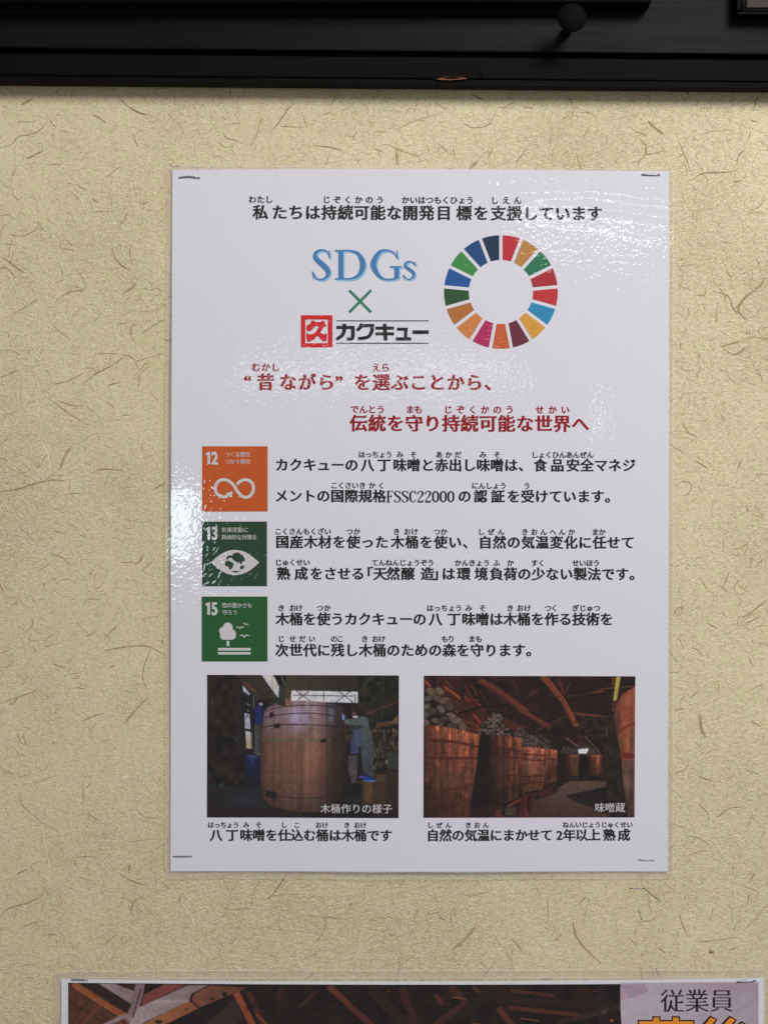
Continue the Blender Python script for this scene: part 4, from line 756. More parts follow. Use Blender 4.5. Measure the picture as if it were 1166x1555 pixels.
        j, i = np.meshgrid(np.arange(h), np.arange(w), indexing='ij'); q = j * (w + 1) + i; fs = np.stack([q, q + w + 1, q + w + 2, q + 1], -1).reshape(-1, 4)
        me = bpy.data.meshes.new(name); me.vertices.add(len(vs)); me.vertices.foreach_set('co', vs.ravel()); me.loops.add(fs.size); me.loops.foreach_set('vertex_index', fs.ravel().astype(np.int32))
        me.polygons.add(len(fs)); me.polygons.foreach_set('loop_start', np.arange(0, fs.size, 4, dtype=np.int32)); me.update(calc_edges=True)
        at = me.color_attributes.new('print', 'FLOAT_COLOR', 'CORNER'); cc = np.ones((fs.size, 4), np.float32); cc[:, :3] = np.repeat(col.reshape(-1, 3), 4, 0); at.data.foreach_set('color', cc.ravel())
        return link(name, me, mat, parent)
M_print = print_material('photographic_print')
ALL = [(-1e5, -1e5), (1e5, -1e5), (1e5, 1e5), (-1e5, 1e5)]

# --- the new tub in the workshop
a = Pic(315.3, 1024.2, 605.2, 1240.8, 1.25, (24, 19, 18)); A = (310, 1018, 6.76); Bq = (455, 1018, 6.76)
a.ref = A
a.poly([(36, 42), (350, 42), (350, 1505), (36, 1505)], (30, 24, 20)); a.blotch([(36, 42), (420, 42), (420, 1505), (36, 1505)], 9, .3, 4)
a.poly([(340, 42), (600, 42), (780, 280), (560, 300), (400, 120)], (48, 41, 34)); a.poly([(345, 60), (410, 150), (425, 850), (345, 860)], (34, 31, 31)); a.poly([(380, 150), (520, 230), (520, 860), (400, 860)], (26, 24, 26))
a.poly([(400, 145), (475, 235), (475, 252), (405, 205)], (172, 178, 190)); a.poly([(405, 205), (475, 250), (478, 262), (410, 225)], (90, 92, 110)); a.line([(400, 105), (530, 215)], 16, (112, 58, 40)); a.line([(410, 140), (515, 240)], 8, (86, 42, 30))
a.poly([(430, 330), (478, 350), (478, 362), (440, 345)], (110, 110, 120)); a.poly([(418, 430), (472, 447), (482, 600), (424, 592)], (158, 160, 176)); a.poly([(428, 615), (480, 625), (486, 805), (438, 795)], (176, 172, 166), c2=(160, 148, 110), ax='y')
a.line([(450, 448), (425, 500)], 7, (60, 60, 70)); a.line([(445, 452), (468, 490)], 7, (60, 60, 70)); a.line([(428, 603), (485, 610)], 10, (50, 36, 30)); a.line([(490, 625), (494, 800)], 8, (150, 150, 165)); a.ell(455, 408, 8, 8, (130, 130, 140)); a.line([(513, 250), (513, 385)], 10, (110, 114, 130)); a.line([(535, 200), (545, 300)], 12, (66, 60, 44))
a.poly([(595, 42), (715, 42), (772, 150), (768, 278), (715, 215)], (196, 190, 196), c2=(176, 180, 190), ax='y'); a.line([(715, 42), (772, 150)], 9, (120, 66, 46)); a.line([(700, 42), (712, 200)], 10, (142, 160, 66), .7); a.line([(712, 200), (740, 300)], 8, (70, 96, 56)); a.line([(790, 42), (842, 165)], 9, (80, 140, 104)); a.poly([(775, 150), (842, 165), (820, 350), (770, 300)], (42, 50, 40))
a.poly([(842, 42), (1014, 42), (1014, 330), (830, 355)], (60, 50, 38)); a.poly([(832, 180), (895, 185), (895, 350), (832, 350)], (70, 58, 40)); a.poly([(700, 270), (780, 300), (830, 360), (640, 400)], (44, 40, 32))
a.poly([(898, 200), (1014, 203), (1014, 312), (895, 308)], (200, 196, 204))
a.ref = Bq; a.poly([(-20, 42), (1020, 42), (1020, 330), (-20, 330)], (58, 50, 38), c2=(30, 28, 24)); a.poly([(-60, 200), (598, 210), (600, 325), (-60, 312)], (204, 200, 208), c2=(188, 196, 206))
for q in ([(250, 200), (248, 318)], [(-60, 248), (560, 255)], [(100, 205), (-20, 300)], [(-60, 180), (110, 305)], [(405, 205), (545, 320)], [(520, 208), (375, 320)], [(572, 235), (572, 325)], [(15, 200), (5, 250)]): a.line(q, 8, (66, 60, 56))
a.poly([(600, 42), (1020, 42), (1020, 900), (700, 900), (690, 480), (600, 330)], (36, 33, 27), c2=(24, 22, 18)); a.blotch([(600, 42), (1020, 42), (1020, 520), (640, 520)], 7, .25, 9)
a.line([(765, 42), (655, 150)], 9, (48, 66, 54)); a.line([(1015, 120), (870, 205)], 5, (64, 52, 42)); a.line([(1015, 240), (870, 320)], 5, (56, 44, 36)); a.line([(862, 60), (850, 480)], 9, (46, 54, 46)); a.line([(1015, 305), (700, 440)], 12, (92, 48, 34)); a.line([(1015, 345), (720, 470)], 6, (66, 36, 28)); a.line([(1015, 190), (890, 250)], 4, (60, 50, 42)); a.ell(823, 120, 8, 8, (110, 100, 70))
a.line([(540, 300), (545, 430)], 10, (74, 56, 38)); a.poly([(600, 330), (640, 330), (640, 420), (600, 420)], (46, 40, 32))
# shelves and clutter at the right
a.line([(1015, 530), (780, 580)], 12, (86, 56, 38)); a.poly([(930, 530), (1010, 445), (1012, 530)], (104, 70, 48)); a.poly([(790, 530), (930, 510), (930, 555), (790, 575)], (78, 52, 36))
rr = random.Random(3)
for _ in range(150):
    x = rr.uniform(730, 1010); y = rr.uniform(585, 1000); c0 = rr.choice([(86, 62, 46), (60, 42, 34), (110, 88, 70), (48, 40, 44), (36, 28, 24), (92, 64, 40)]); a.poly([(x, y), (x + rr.uniform(4, 28), y - 4), (x + rr.uniform(8, 30), y + rr.uniform(10, 60)), (x, y + rr.uniform(5, 40))], c0, .75)
a.line([(965, 580), (965, 800)], 7, (130, 116, 106), .8); a.poly([(900, 830), (985, 815), (1012, 870), (1000, 1010), (890, 990)], (44, 56, 44)); a.ell(895, 930, 14, 24, (120, 110, 84), .8)
a.poly([(760, 1010), (1014, 1010), (1014, 1505), (760, 1505)], (34, 24, 20)); a.poly([(880, 1020), (1014, 1020), (1014, 1400), (880, 1400)], (44, 32, 25))
a.poly([(600, 1130), (880, 1110), (880, 1400), (620, 1400)], (60, 42, 30)); a.poly([(670, 1140), (750, 1140), (745, 1350), (670, 1350)], (84, 60, 38)); a.poly([(790, 1060), (880, 1060), (880, 1130), (790, 1130)], (78, 54, 36))
a.poly([(470, 1150), (640, 1150), (640, 1400), (470, 1400)], (22, 18, 20)); a.glow(560, 1330, 80, 40, (34, 36, 52), .7); a.curve([(415, 1265), (440, 1300), (450, 1350)], 6, (120, 84, 60))
# floor
a.ref = A; a.poly([(36, 1180), (620, 1180), (720, 1420), (1014, 1450), (1014, 1505), (36, 1505)], (30, 28, 34), c2=(34, 26, 26), ax='y'); a.glow(430, 1330, 180, 60, (36, 40, 54), .8)
a.poly([(418, 880), (450, 862), (560, 855), (588, 880), (580, 1150), (470, 1190), (430, 1150)], (18, 26, 62), c2=(16, 18, 36), ax='y'); a.ell(500, 878, 60, 20, (42, 50, 82)); a.glow(495, 930, 25, 50, (40, 60, 130), .6)
a.ell(180, 1175, 30, 16, (36, 66, 66), .7); a.glow(50, 1080, 30, 30, (40, 44, 64), .7); a.poly([(85, 310), (92, 310), (92, 345), (85, 345)], (120, 100, 80)); a.line([(290, 680), (350, 720)], 6, (50, 56, 78)); a.poly([(36, 235), (60, 235), (60, 350), (36, 350)], (56, 34, 26))
# worker at the left
a.poly([(520, 380), (545, 355), (590, 360), (618, 410), (618, 555), (520, 548)], (24, 34, 92)); a.poly([(590, 380), (640, 400), (620, 520), (600, 470)], (20, 26, 60)); a.ell(578, 325, 26, 30, (48, 36, 34)); a.poly([(566, 330), (604, 328), (604, 352), (580, 362)], (138, 146, 186)); a.poly([(555, 290), (600, 290), (606, 318), (560, 322)], (26, 20, 20))
a.poly([(522, 552), (608, 555), (600, 700), (590, 850), (522, 842)], (70, 72, 70), c2=(44, 46, 46)); a.poly([(520, 840), (590, 850), (590, 862), (550, 866)], (84, 76, 60))
# the tub
tub = [(640, 400), (665, 372), (720, 355), (752, 350), (835, 362), (835, 285), (892, 282), (892, 310), (980, 305)]
b0 = [(0, 305), (110, 305), (260, 318), (380, 345), (440, 372), (475, 420), (482, 600), (492, 900), (485, 1150), (470, 1320), (430, 1410), (300, 1445), (0, 1450)]
cb = [((x + 145 * 6.76), y) for x, y in b0]
tb = tub + cb + [(850, 1432), (740, 1405), (690, 1385), (610, 1310), (582, 1180), (585, 900), (600, 640), (622, 420)]
m0 = a.mask(tb); yy = (a.gy - 1018) * 6.76; xx = (a.gx - 310) * 6.76
def interp(v, ks, cs):
    cs = np.array(cs, float); return np.stack([np.interp(v, ks, cs[:, k]) for k in range(3)], -1)
base = interp(yy, [300, 420, 600, 720, 950, 1200, 1440], [(122, 98, 100), (130, 106, 116), (120, 90, 86), (114, 78, 62), (114, 74, 58), (94, 62, 50), (62, 44, 40)])
sh = np.interp(xx, [580, 640, 760, 900, 1050, 1150, 1240, 1262, 1330, 1400, 1470], [.66, .82, .98, 1.05, 1.12, 1.08, .92, .66, .54, .42, .30])
a.a[m0] = (base * sh[..., None])[m0]; a.stripes(tb, 4.6, .045, 0, 8); a.stripes(tb, 1.6, .03, 0, 12); a.blotch(tb, 14, .05, 3, 40)
for x in (700, 790, 850, 935, 1010, 1090, 1165, 1262, 1330, 1380): a.line([(x + 8, 330), (x, 1430)], 4, (60, 36, 30), .35)
a.glow(935, 480, 55, 100, (170, 170, 216), .55); a.glow(1030, 490, 60, 80, (150, 150, 200), .45); a.glow(1310, 450, 26, 80, (140, 150, 200), .45); a.glow(940, 600, 50, 60, (150, 130, 160), .35); a.glow(760, 620, 70, 60, (140, 84, 84), .4); a.glow(1190, 480, 50, 70, (150, 90, 100), .3)
def hoop(pts, w=9, c=(38, 28, 34), al=.9): a.curve(pts, w, c, al)
X = 980
hoop([(640, 415), (700, 390), (860, 362), (X + 80, 352), (X + 270, 358), (X + 400, 385), (X + 470, 425)]); hoop([(625, 485), (740, 455), (900, 438), (X + 100, 432), (X + 300, 448), (X + 420, 478)]); hoop([(610, 585), (720, 560), (900, 550), (X + 120, 552), (X + 320, 562), (X + 480, 585)], 10); hoop([(600, 708), (800, 708), (X, 712), (X + 220, 715), (X + 330, 715)], 7, (70, 92, 84)); hoop([(585, 1195), (650, 1245), (760, 1280), (900, 1303), (X, 1308), (X + 250, 1300), (X + 330, 1290)], 9)
for q in ([(675, 430), (712, 418), (718, 475), (680, 485)], [(718, 545), (780, 542), (784, 585), (722, 590)], [(645, 1225), (748, 1250), (740, 1330), (640, 1290)], [(X + 205, 705), (X + 275, 695), (X + 280, 728), (X + 225, 735)]): a.poly(q, (28, 22, 22)); a.blotch(q, 2, .3, 6)
a.ell(745, 712, 22, 11, (44, 110, 70)); a.poly([(835, 285), (892, 282), (894, 352), (835, 362)], (118, 84, 72)); a.poly([(722, 340), (752, 335), (755, 356), (720, 358)], (110, 84, 80))
# workers at the right
a.ref = Bq; a.ell(590, 400, 52, 48, (34, 26, 24)); a.poly([(545, 460), (600, 455), (600, 480), (550, 480)], (190, 186, 196)); a.ell(560, 440, 22, 22, (96, 68, 60))
a.poly([(530, 640), (600, 600), (620, 760), (600, 850), (525, 850)], (52, 58, 98)); a.poly([(505, 865), (598, 862), (600, 1000), (585, 1140), (535, 1150), (500, 1000)], (66, 60, 66)); a.poly([(525, 848), (600, 848), (600, 864), (525, 864)], (26, 20, 24))
a.poly([(455, 500), (540, 488), (600, 478), (650, 458), (700, 480), (715, 570), (740, 660), (640, 700), (560, 640), (545, 560), (470, 545)], (74, 84, 86), c2=(62, 74, 74), ax='y')
a.poly([(500, 560), (620, 550), (650, 580), (560, 620), (500, 625)], (44, 46, 46)); a.poly([(640, 660), (745, 650), (765, 780), (760, 920), (770, 1080), (735, 1090), (660, 1040), (640, 900), (630, 780)], (66, 78, 80), c2=(50, 56, 62), ax='y'); a.poly([(560, 600), (640, 600), (640, 760), (590, 800), (560, 700)], (58, 72, 96))
a.blotch([(455, 458), (770, 458), (770, 1090), (455, 1090)], 4, .09, 5); a.line([(640, 730), (755, 705)], 5, (46, 52, 54), .7); a.line([(650, 900), (750, 940)], 5, (46, 52, 56), .7)
a.poly([(612, 1072), (680, 1072), (700, 1085), (780, 1110), (785, 1132), (660, 1128), (655, 1110), (690, 1100), (620, 1092)], (28, 52, 150)); a.line([(655, 1126), (782, 1128)], 7, (110, 140, 200)); a.line([(612, 1088), (665, 1095)], 5, (100, 130, 190))
a.poly([(438, 440), (462, 450), (465, 500), (440, 500)], (96, 140, 222)); a.line([(475, 440), (480, 700)], 8, (92, 68, 46)); a.poly([(470, 650), (560, 640), (545, 720), (480, 740)], (60, 46, 40), .8)
a.a *= 1.0
ph1 = a.done('photo_print', M_print, poster, T1D, [(315.4, 1024.2), (605.6, 1025), (605.0, 1240.8), (315.0, 1240.5)], 1.2, 3.2); ph1['label'] = 'printed photograph of workers round a tall new wooden tub'
Text().runs([('木桶作りの様子', 494.3, 588)], 1226.8, 1226.8, 15.4, .012, -.004).build('caption', M_white, ph1, T2D)

# --- the storehouse of tubs
a = Pic(643.1, 1025.4, 963, 1240.2, 1.25, (30, 15, 13)); A = (638, 1018, 6.76); Bq = (795, 1018, 6.66); a.ref = A
a.poly([(30, 40), (2200, 40), (2200, 700), (30, 700)], (48, 22, 17), c2=(34, 18, 15)); a.blotch(ALL, 12, .22, 3); a.blotch(ALL, 3, .14, 14)
for k in range(22): a.line([(700 + k * 62, 42), (820 + k * 50, 460)], 6, (30, 15, 13), .3)
for k in range(7): a.line([(500, 90 + k * 60), (2100, 60 + k * 66)], 4, (62, 32, 25), .35)
a.poly([(36, 60), (420, 60), (660, 500), (620, 640), (300, 560), (36, 240)], (66, 27, 17))
for (p, q, w, c) in [((50, 100), (100, 165), 22, (170, 78, 40)), ((240, 80), (320, 170), 8, (150, 84, 50)), ((240, 160), (420, 290), 26, (158, 66, 34)), ((300, 190), (410, 290), 8, (190, 90, 48)), ((460, 160), (540, 290), 26, (110, 42, 26)), ((520, 150), (590, 260), 22, (116, 44, 28)), ((440, 250), (500, 310), 24, (128, 48, 28)), ((480, 310), (600, 290), 10, (150, 60, 36)), ((560, 300), (650, 400), 20, (130, 52, 30)), ((310, 340), (380, 430), 14, (180, 84, 46)), ((540, 440), (620, 540), 20, (160, 64, 38)), ((440, 510), (600, 560), 14, (120, 40, 24)), ((460, 540), (500, 600), 10, (190, 100, 60)), ((570, 560), (600, 600), 24, (130, 46, 28)), ((530, 470), (540, 590), 12, (90, 40, 26))]: a.line([p, q], w, c, .85)
for k in range(9): a.line([(250 + k * 38, 70 + k * 6), (420 + k * 40, 280 + k * 14)], 7, (30, 15, 12), .7)
a.line([(36, 195), (660, 430)], 44, (70, 32, 22)); a.line([(200, 215), (640, 440), (980, 600)], 40, (66, 30, 21), .95); a.line([(130, 60), (140, 260)], 46, (24, 14, 15)); a.line([(430, 90), (430, 300)], 34, (32, 17, 15)); a.line([(380, 440), (620, 370), (900, 350)], 20, (20, 11, 10)); a.line([(220, 60), (240, 220)], 14, (34, 16, 14))
a.line([(560, 50), (700, 170)], 50, (60, 28, 20)); a.line([(600, 95), (780, 195), (1100, 425)], 62, (104, 44, 28)); a.line([(600, 120), (780, 222), (1090, 450)], 22, (72, 32, 22), .8)
a.line([(930, 60), (1010, 230)], 8, (90, 48, 36)); a.line([(600, 200), (700, 350)], 14, (74, 34, 24)); a.line([(960, 420), (960, 560)], 12, (52, 26, 20)); a.poly([(850, 480), (1090, 580), (1000, 640), (870, 560)], (80, 34, 22))
a.ref = Bq
a.line([(-60, 380), (270, 570)], 46, (104, 46, 30), .9); a.line([(-60, 410), (260, 590)], 14, (70, 30, 20), .7); a.line([(180, 50), (400, 310), (530, 560)], 50, (122, 54, 34)); a.line([(230, 60), (410, 290), (540, 560)], 14, (156, 72, 44), .8); a.line([(345, 60), (395, 230)], 26, (92, 42, 28)); a.line([(465, 120), (400, 235)], 12, (86, 48, 32)); a.line([(420, 260), (800, 200)], 13, (128, 64, 42)); a.line([(150, 180), (0, 290)], 16, (76, 36, 26)); a.line([(480, 425), (860, 465)], 20, (112, 52, 38)); a.line([(440, 445), (120, 600)], 13, (84, 42, 30)); a.line([(520, 290), (520, 520)], 9, (50, 26, 20)); a.line([(195, 360), (195, 510)], 9, (50, 26, 20)); a.line([(120, 320), (380, 250)], 8, (26, 13, 11))
a.poly([(380, 240), (880, 200), (880, 430), (500, 410)], (36, 18, 15), .55)
a.poly([(540, 480), (920, 440), (940, 640), (560, 640)], (44, 32, 22), .7); a.blotch([(540, 470), (920, 470), (900, 860), (540, 640)], 5, .3, 4)
a.line([(430, 680), (540, 760)], 14, (130, 76, 60)); a.line([(605, 650), (770, 830)], 10, (122, 76, 50)); a.line([(540, 665), (840, 640)], 5, (92, 62, 40)); a.line([(760, 180), (1100, 150)], 8, (120, 74, 50)); a.line([(836, 560), (832, 800)], 9, (96, 74, 62)); a.ell(838, 765, 20, 22, (140, 104, 90), .8); a.poly([(885, 60), (910, 60), (900, 150), (885, 150)], (112, 50, 32))
a.poly([(925, 52), (972, 52), (935, 290), (898, 300)], (190, 166, 66)); a.poly([(925, 52), (972, 52), (962, 110), (920, 110)], (200, 186, 130), .8); a.poly([(898, 290), (935, 290), (905, 400), (880, 400)], (150, 76, 38)); a.blotch([(880, 52), (980, 52), (930, 400), (870, 400)], 2.2, .2, 3)
# rows of far tubs
a.poly([(240, 660), (360, 660), (340, 1250), (240, 1250)], (34, 20, 17))
a.glow(600, 800, 110, 70, (92, 76, 72), .6); a.poly([(548, 790), (655, 784), (630, 834), (552, 834)], (226, 228, 236)); a.glow(600, 808, 60, 30, (210, 208, 214), .35)
def cobbles(L, r0, seed, c=(112, 86, 74), n=80):
    m_ = a.mask(L); a.poly(L, (26, 18, 17)); R_ = random.Random(seed); xs = [p[0] for p in L]; ys = [p[1] for p in L]; k = 0; pts = []
    for _ in range(n * 30):
        if k >= n: break
        x = R_.uniform(min(xs), max(xs)); y = R_.uniform(min(ys), max(ys)); ins = False
        for q in range(len(L)):
            (xa, ya), (xb, yb) = L[q], L[(q + 1) % len(L)]
            if (ya > y) != (yb > y) and x < (xb - xa) * (y - ya) / (yb - ya) + xa: ins = not ins
        if not ins or any((x - u) ** 2 + (y - v) ** 2 < (r0 * 1.15) ** 2 for u, v in pts): continue
        pts.append((x, y)); k += 1
    for x, y in sorted(pts, key=lambda p: p[1]):
        r = r0 * R_.uniform(.8, 1.15); f = R_.uniform(.62, 1.1); an = R_.uniform(-1.3, 1.3); tw = R_.uniform(-10, 10)
        e = [(x + r * math.cos(t) * math.cos(an) - .72 * r * math.sin(t) * math.sin(an), y + r * math.cos(t) * math.sin(an) + .72 * r * math.sin(t) * math.cos(an)) for t in np.linspace(0, 6.28, 12)[:-1]]
        a.poly(e, [v * f * .42 for v in c]); a.poly([(u - r * .06, v - r * .14) for u, v in [(x + (p - x) * .8, y + (q - y) * .74) for p, q in e]], [v * f * .95 + q_ for v, q_ in zip(c, (tw, 0, -tw))], .75)
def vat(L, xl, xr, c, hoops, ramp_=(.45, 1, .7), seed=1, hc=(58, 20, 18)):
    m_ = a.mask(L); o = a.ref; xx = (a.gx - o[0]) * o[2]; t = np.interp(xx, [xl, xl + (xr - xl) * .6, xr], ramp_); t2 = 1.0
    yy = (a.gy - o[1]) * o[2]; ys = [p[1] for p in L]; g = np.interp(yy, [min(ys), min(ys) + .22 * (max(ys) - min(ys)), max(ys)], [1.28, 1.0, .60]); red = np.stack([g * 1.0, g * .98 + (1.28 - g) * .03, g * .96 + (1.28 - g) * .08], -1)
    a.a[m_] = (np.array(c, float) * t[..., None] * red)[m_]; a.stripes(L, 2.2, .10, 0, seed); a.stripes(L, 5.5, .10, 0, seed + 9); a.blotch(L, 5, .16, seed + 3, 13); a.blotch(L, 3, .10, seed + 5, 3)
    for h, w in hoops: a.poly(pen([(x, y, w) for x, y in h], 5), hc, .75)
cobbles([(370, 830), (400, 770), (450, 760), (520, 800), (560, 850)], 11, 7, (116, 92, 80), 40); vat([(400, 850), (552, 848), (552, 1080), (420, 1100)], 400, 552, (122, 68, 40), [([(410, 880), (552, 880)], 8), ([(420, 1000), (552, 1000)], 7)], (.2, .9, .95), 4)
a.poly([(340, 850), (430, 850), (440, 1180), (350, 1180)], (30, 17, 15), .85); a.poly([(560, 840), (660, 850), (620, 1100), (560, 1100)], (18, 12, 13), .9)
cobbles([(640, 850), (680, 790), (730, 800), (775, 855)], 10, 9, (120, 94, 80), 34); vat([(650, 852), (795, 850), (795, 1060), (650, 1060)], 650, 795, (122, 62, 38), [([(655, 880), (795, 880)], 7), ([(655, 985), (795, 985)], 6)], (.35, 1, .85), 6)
a.poly([(600, 1050), (800, 1050), (800, 1115), (600, 1115)], (44, 24, 20)); a.poly([(640, 1070), (760, 1070), (760, 1105), (640, 1105)], (14, 10, 11)); a.poly([(400, 1090), (560, 1050), (560, 1110), (450, 1170), (400, 1180)], (40, 22, 18))
# floor of the aisle
a.poly([(470, 1115), (845, 1120), (845, 1180), (700, 1230), (900, 1400), (1000, 1480), (-900, 1480), (100, 1310), (330, 1190)], (92, 66, 54), c2=(68, 46, 38), ax='y')
a.poly([(360, 1190), (560, 1112), (845, 1122), (845, 1175), (640, 1215), (450, 1250), (300, 1240)], (84, 62, 52)); a.poly([(420, 1260), (780, 1180), (900, 1180), (900, 1480), (700, 1400), (520, 1320)], (26, 19, 18), .92); a.glow(600, 1140, 160, 26, (110, 84, 70), .4)
# vat row at the left
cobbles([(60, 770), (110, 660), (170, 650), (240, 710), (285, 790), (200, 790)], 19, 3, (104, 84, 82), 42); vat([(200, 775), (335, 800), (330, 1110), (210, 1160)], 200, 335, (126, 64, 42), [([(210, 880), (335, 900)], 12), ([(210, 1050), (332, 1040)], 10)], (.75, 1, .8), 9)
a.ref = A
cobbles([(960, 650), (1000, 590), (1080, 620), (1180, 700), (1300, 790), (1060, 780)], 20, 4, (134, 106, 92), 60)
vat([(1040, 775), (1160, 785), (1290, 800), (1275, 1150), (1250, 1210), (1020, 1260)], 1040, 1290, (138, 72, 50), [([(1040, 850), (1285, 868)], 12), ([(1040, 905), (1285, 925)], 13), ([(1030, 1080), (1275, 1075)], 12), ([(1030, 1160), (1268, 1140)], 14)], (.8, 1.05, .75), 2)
a.glow(1130, 980, 60, 70, (140, 100, 92), .4)
cobbles([(600, 660), (640, 540), (720, 470), (770, 425), (830, 490), (880, 570), (925, 670)], 30, 5, (136, 108, 94), 60)
vat([(605, 650), (730, 655), (920, 665), (1040, 690), (1035, 900), (1005, 1310), (860, 1350), (560, 1395), (520, 1400), (590, 900)], 590, 1045, (126, 62, 42), [([(610, 780), (880, 800), (1040, 820)], 16), ([(600, 880), (900, 895), (1040, 890)], 16), ([(590, 1095), (850, 1085), (1025, 1060)], 14), ([(570, 1210), (850, 1215), (1015, 1190)], 14)], (.12, .72, 1.2), 11)
a.glow(850, 980, 110, 90, (108, 80, 76), .35); a.glow(1005, 740, 30, 60, (150, 76, 42), .5); a.glow(990, 1000, 20, 60, (160, 84, 46), .45)
a.poly([(610, 600), (625, 660), (600, 900), (530, 1390), (640, 1390), (690, 900), (690, 660)], (22, 13, 13), .8)
a.glow(760, 1280, 190, 90, (30, 18, 17), .55)
cobbles([(42, 550), (42, 235), (120, 215), (200, 215), (260, 300), (340, 360), (380, 480), (470, 590), (300, 580)], 62, 6, (124, 98, 82), 34)
vat([(36, 560), (160, 560), (380, 595), (560, 640), (608, 665), (585, 900), (520, 1330), (515, 1500), (36, 1500)], 36, 608, (130, 66, 44), [([(36, 712), (300, 722), (480, 752), (600, 780)], 30), ([(36, 892), (300, 895), (580, 895)], 30), ([(36, 1250), (300, 1220), (540, 1170)], 26), ([(36, 1420), (300, 1390), (520, 1300)], 20)], (.72, .92, .98), 13, (78, 26, 22))
a.glow(300, 1100, 240, 140, (98, 62, 50), .4); a.glow(200, 1400, 300, 130, (58, 28, 22), .6); a.glow(540, 680, 60, 50, (168, 82, 46), .5); a.line([(330, 600), (325, 710)], 8, (70, 30, 20), .7)
for x in (430, 455, 490, 508): a.line([(x + 6, 970), (x - 8, 1115)], 10 if x < 480 else 7, (44, 28, 28) if x < 480 else (92, 38, 28), .75)
# trestles under the vats
a.poly([(660, 1410), (900, 1370), (1100, 1270), (1300, 1230), (1300, 1500), (600, 1500), (560, 1420)], (56, 24, 20)); a.poly([(520, 1410), (640, 1420), (780, 1440), (780, 1500), (520, 1500)], (40, 20, 18)); a.poly([(835, 1390), (1050, 1310), (1050, 1490), (980, 1500), (835, 1480)], (24, 15, 15)); a.poly([(870, 1410), (980, 1395), (985, 1490), (870, 1480)], (72, 52, 44)); a.poly([(770, 1430), (835, 1420), (835, 1500), (770, 1500)], (96, 38, 30)); a.poly([(1050, 1290), (1100, 1270), (1105, 1500), (1050, 1500)], (104, 40, 32)); a.poly([(900, 1375), (1100, 1270), (1100, 1300), (900, 1400)], (112, 46, 34))
a.ref = Bq
a.poly([(30, 1250), (110, 1230), (240, 1180), (330, 1120), (330, 1230), (240, 1300), (120, 1310), (80, 1410), (30, 1410)], (66, 26, 22)); a.poly([(120, 1260), (160, 1240), (160, 1300), (120, 1310)], (20, 13, 13)); a.poly([(30, 1262), (62, 1255), (70, 1400), (30, 1410)], (34, 16, 15)); a.poly([(-20, 1240), (20, 1250), (20, 1480), (-60, 1480)], (74, 26, 22), .9); a.glow(310, 1190, 40, 50, (20, 14, 14), .7)
a.poly([(110, 1310), (330, 1240), (540, 1330), (760, 1400), (830, 1480), (60, 1480), (80, 1410)], (84, 60, 48), c2=(66, 44, 36), ax='y', a=.85)
# the near vat at the right edge
a.poly([(800, 800), (860, 660), (960, 640), (1010, 1480), (840, 1480), (850, 1180), (800, 1100)], (40, 27, 24)); a.blotch([(800, 640), (960, 640), (1010, 1480), (800, 1480)], 6, .2, 2)
a.poly([(1120, 150), (990, 230), (930, 330), (905, 470), (940, 640), (1120, 640)], (128, 60, 42), c2=(150, 74, 52)); a.poly([(940, 640), (1120, 600), (1120, 920), (985, 910)], (140, 74, 50)); a.poly([(985, 910), (1120, 900), (1120, 1480), (1055, 1480), (1010, 1200)], (104, 72, 58), c2=(76, 50, 42), ax='y')
vL = [(1120, 150), (990, 230), (930, 330), (905, 470), (940, 640), (985, 910), (1010, 1200), (1055, 1480), (1120, 1480)]
a.stripes(vL, 2.0, .07, 0, 21); a.blotch(vL, 5, .12, 7, 18); a.curve([(935, 640), (1020, 570), (1120, 520)], 26, (110, 34, 32), .85); a.line([(970, 850), (1120, 860)], 60, (112, 32, 30), .85); a.glow(900, 560, 50, 120, (44, 30, 26), .7)
a.poly([(895, 170), (1000, 190), (960, 260), (935, 330), (880, 420), (880, 300)], (48, 30, 24), .7); a.poly([(925, 52), (972, 52), (935, 290), (898, 300)], (186, 162, 66), .9)
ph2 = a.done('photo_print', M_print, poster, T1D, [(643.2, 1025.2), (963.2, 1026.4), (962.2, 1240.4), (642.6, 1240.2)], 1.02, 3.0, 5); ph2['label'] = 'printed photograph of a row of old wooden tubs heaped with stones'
Text().runs([('味噌蔵', 909.6, 940.5)], 1225.5, 1225.5, 15.4, .012, -.004).build('caption', M_white, ph2, T2D)

# the sheet bows a little away from the wall between its staples; everything printed on it follows
def bow_at(px, py):
    u = np.clip((px - 260) / 754, 0, 1); v = np.clip((py - 258) / 1064, 0, 1)
    b = .0010 * np.sin(np.pi * v) ** 2 * (.62 + .38 * np.cos(2 * np.pi * u + .5)) + .0007 * np.sin(np.pi * u) ** 2 * (.35 + .65 * v) + .0003 * np.sin(2.3 * np.pi * u + 1) * np.sin(1.7 * np.pi * v)
    return np.clip(b, 0, 1)
def bow(o):
    for c in o.children: bow(c)
    if o.type != 'MESH' or o.get('bowed'): return
    me = o.data; n = len(me.vertices); co = np.empty(n * 3); me.vertices.foreach_get('co', co); co = co.reshape(-1, 3)
    co[:, 1] -= bow_at(co[:, 0] / K + 583, 777.5 - co[:, 2] / K); me.vertices.foreach_set('co', co.ravel()); me.update()
bow(poster)

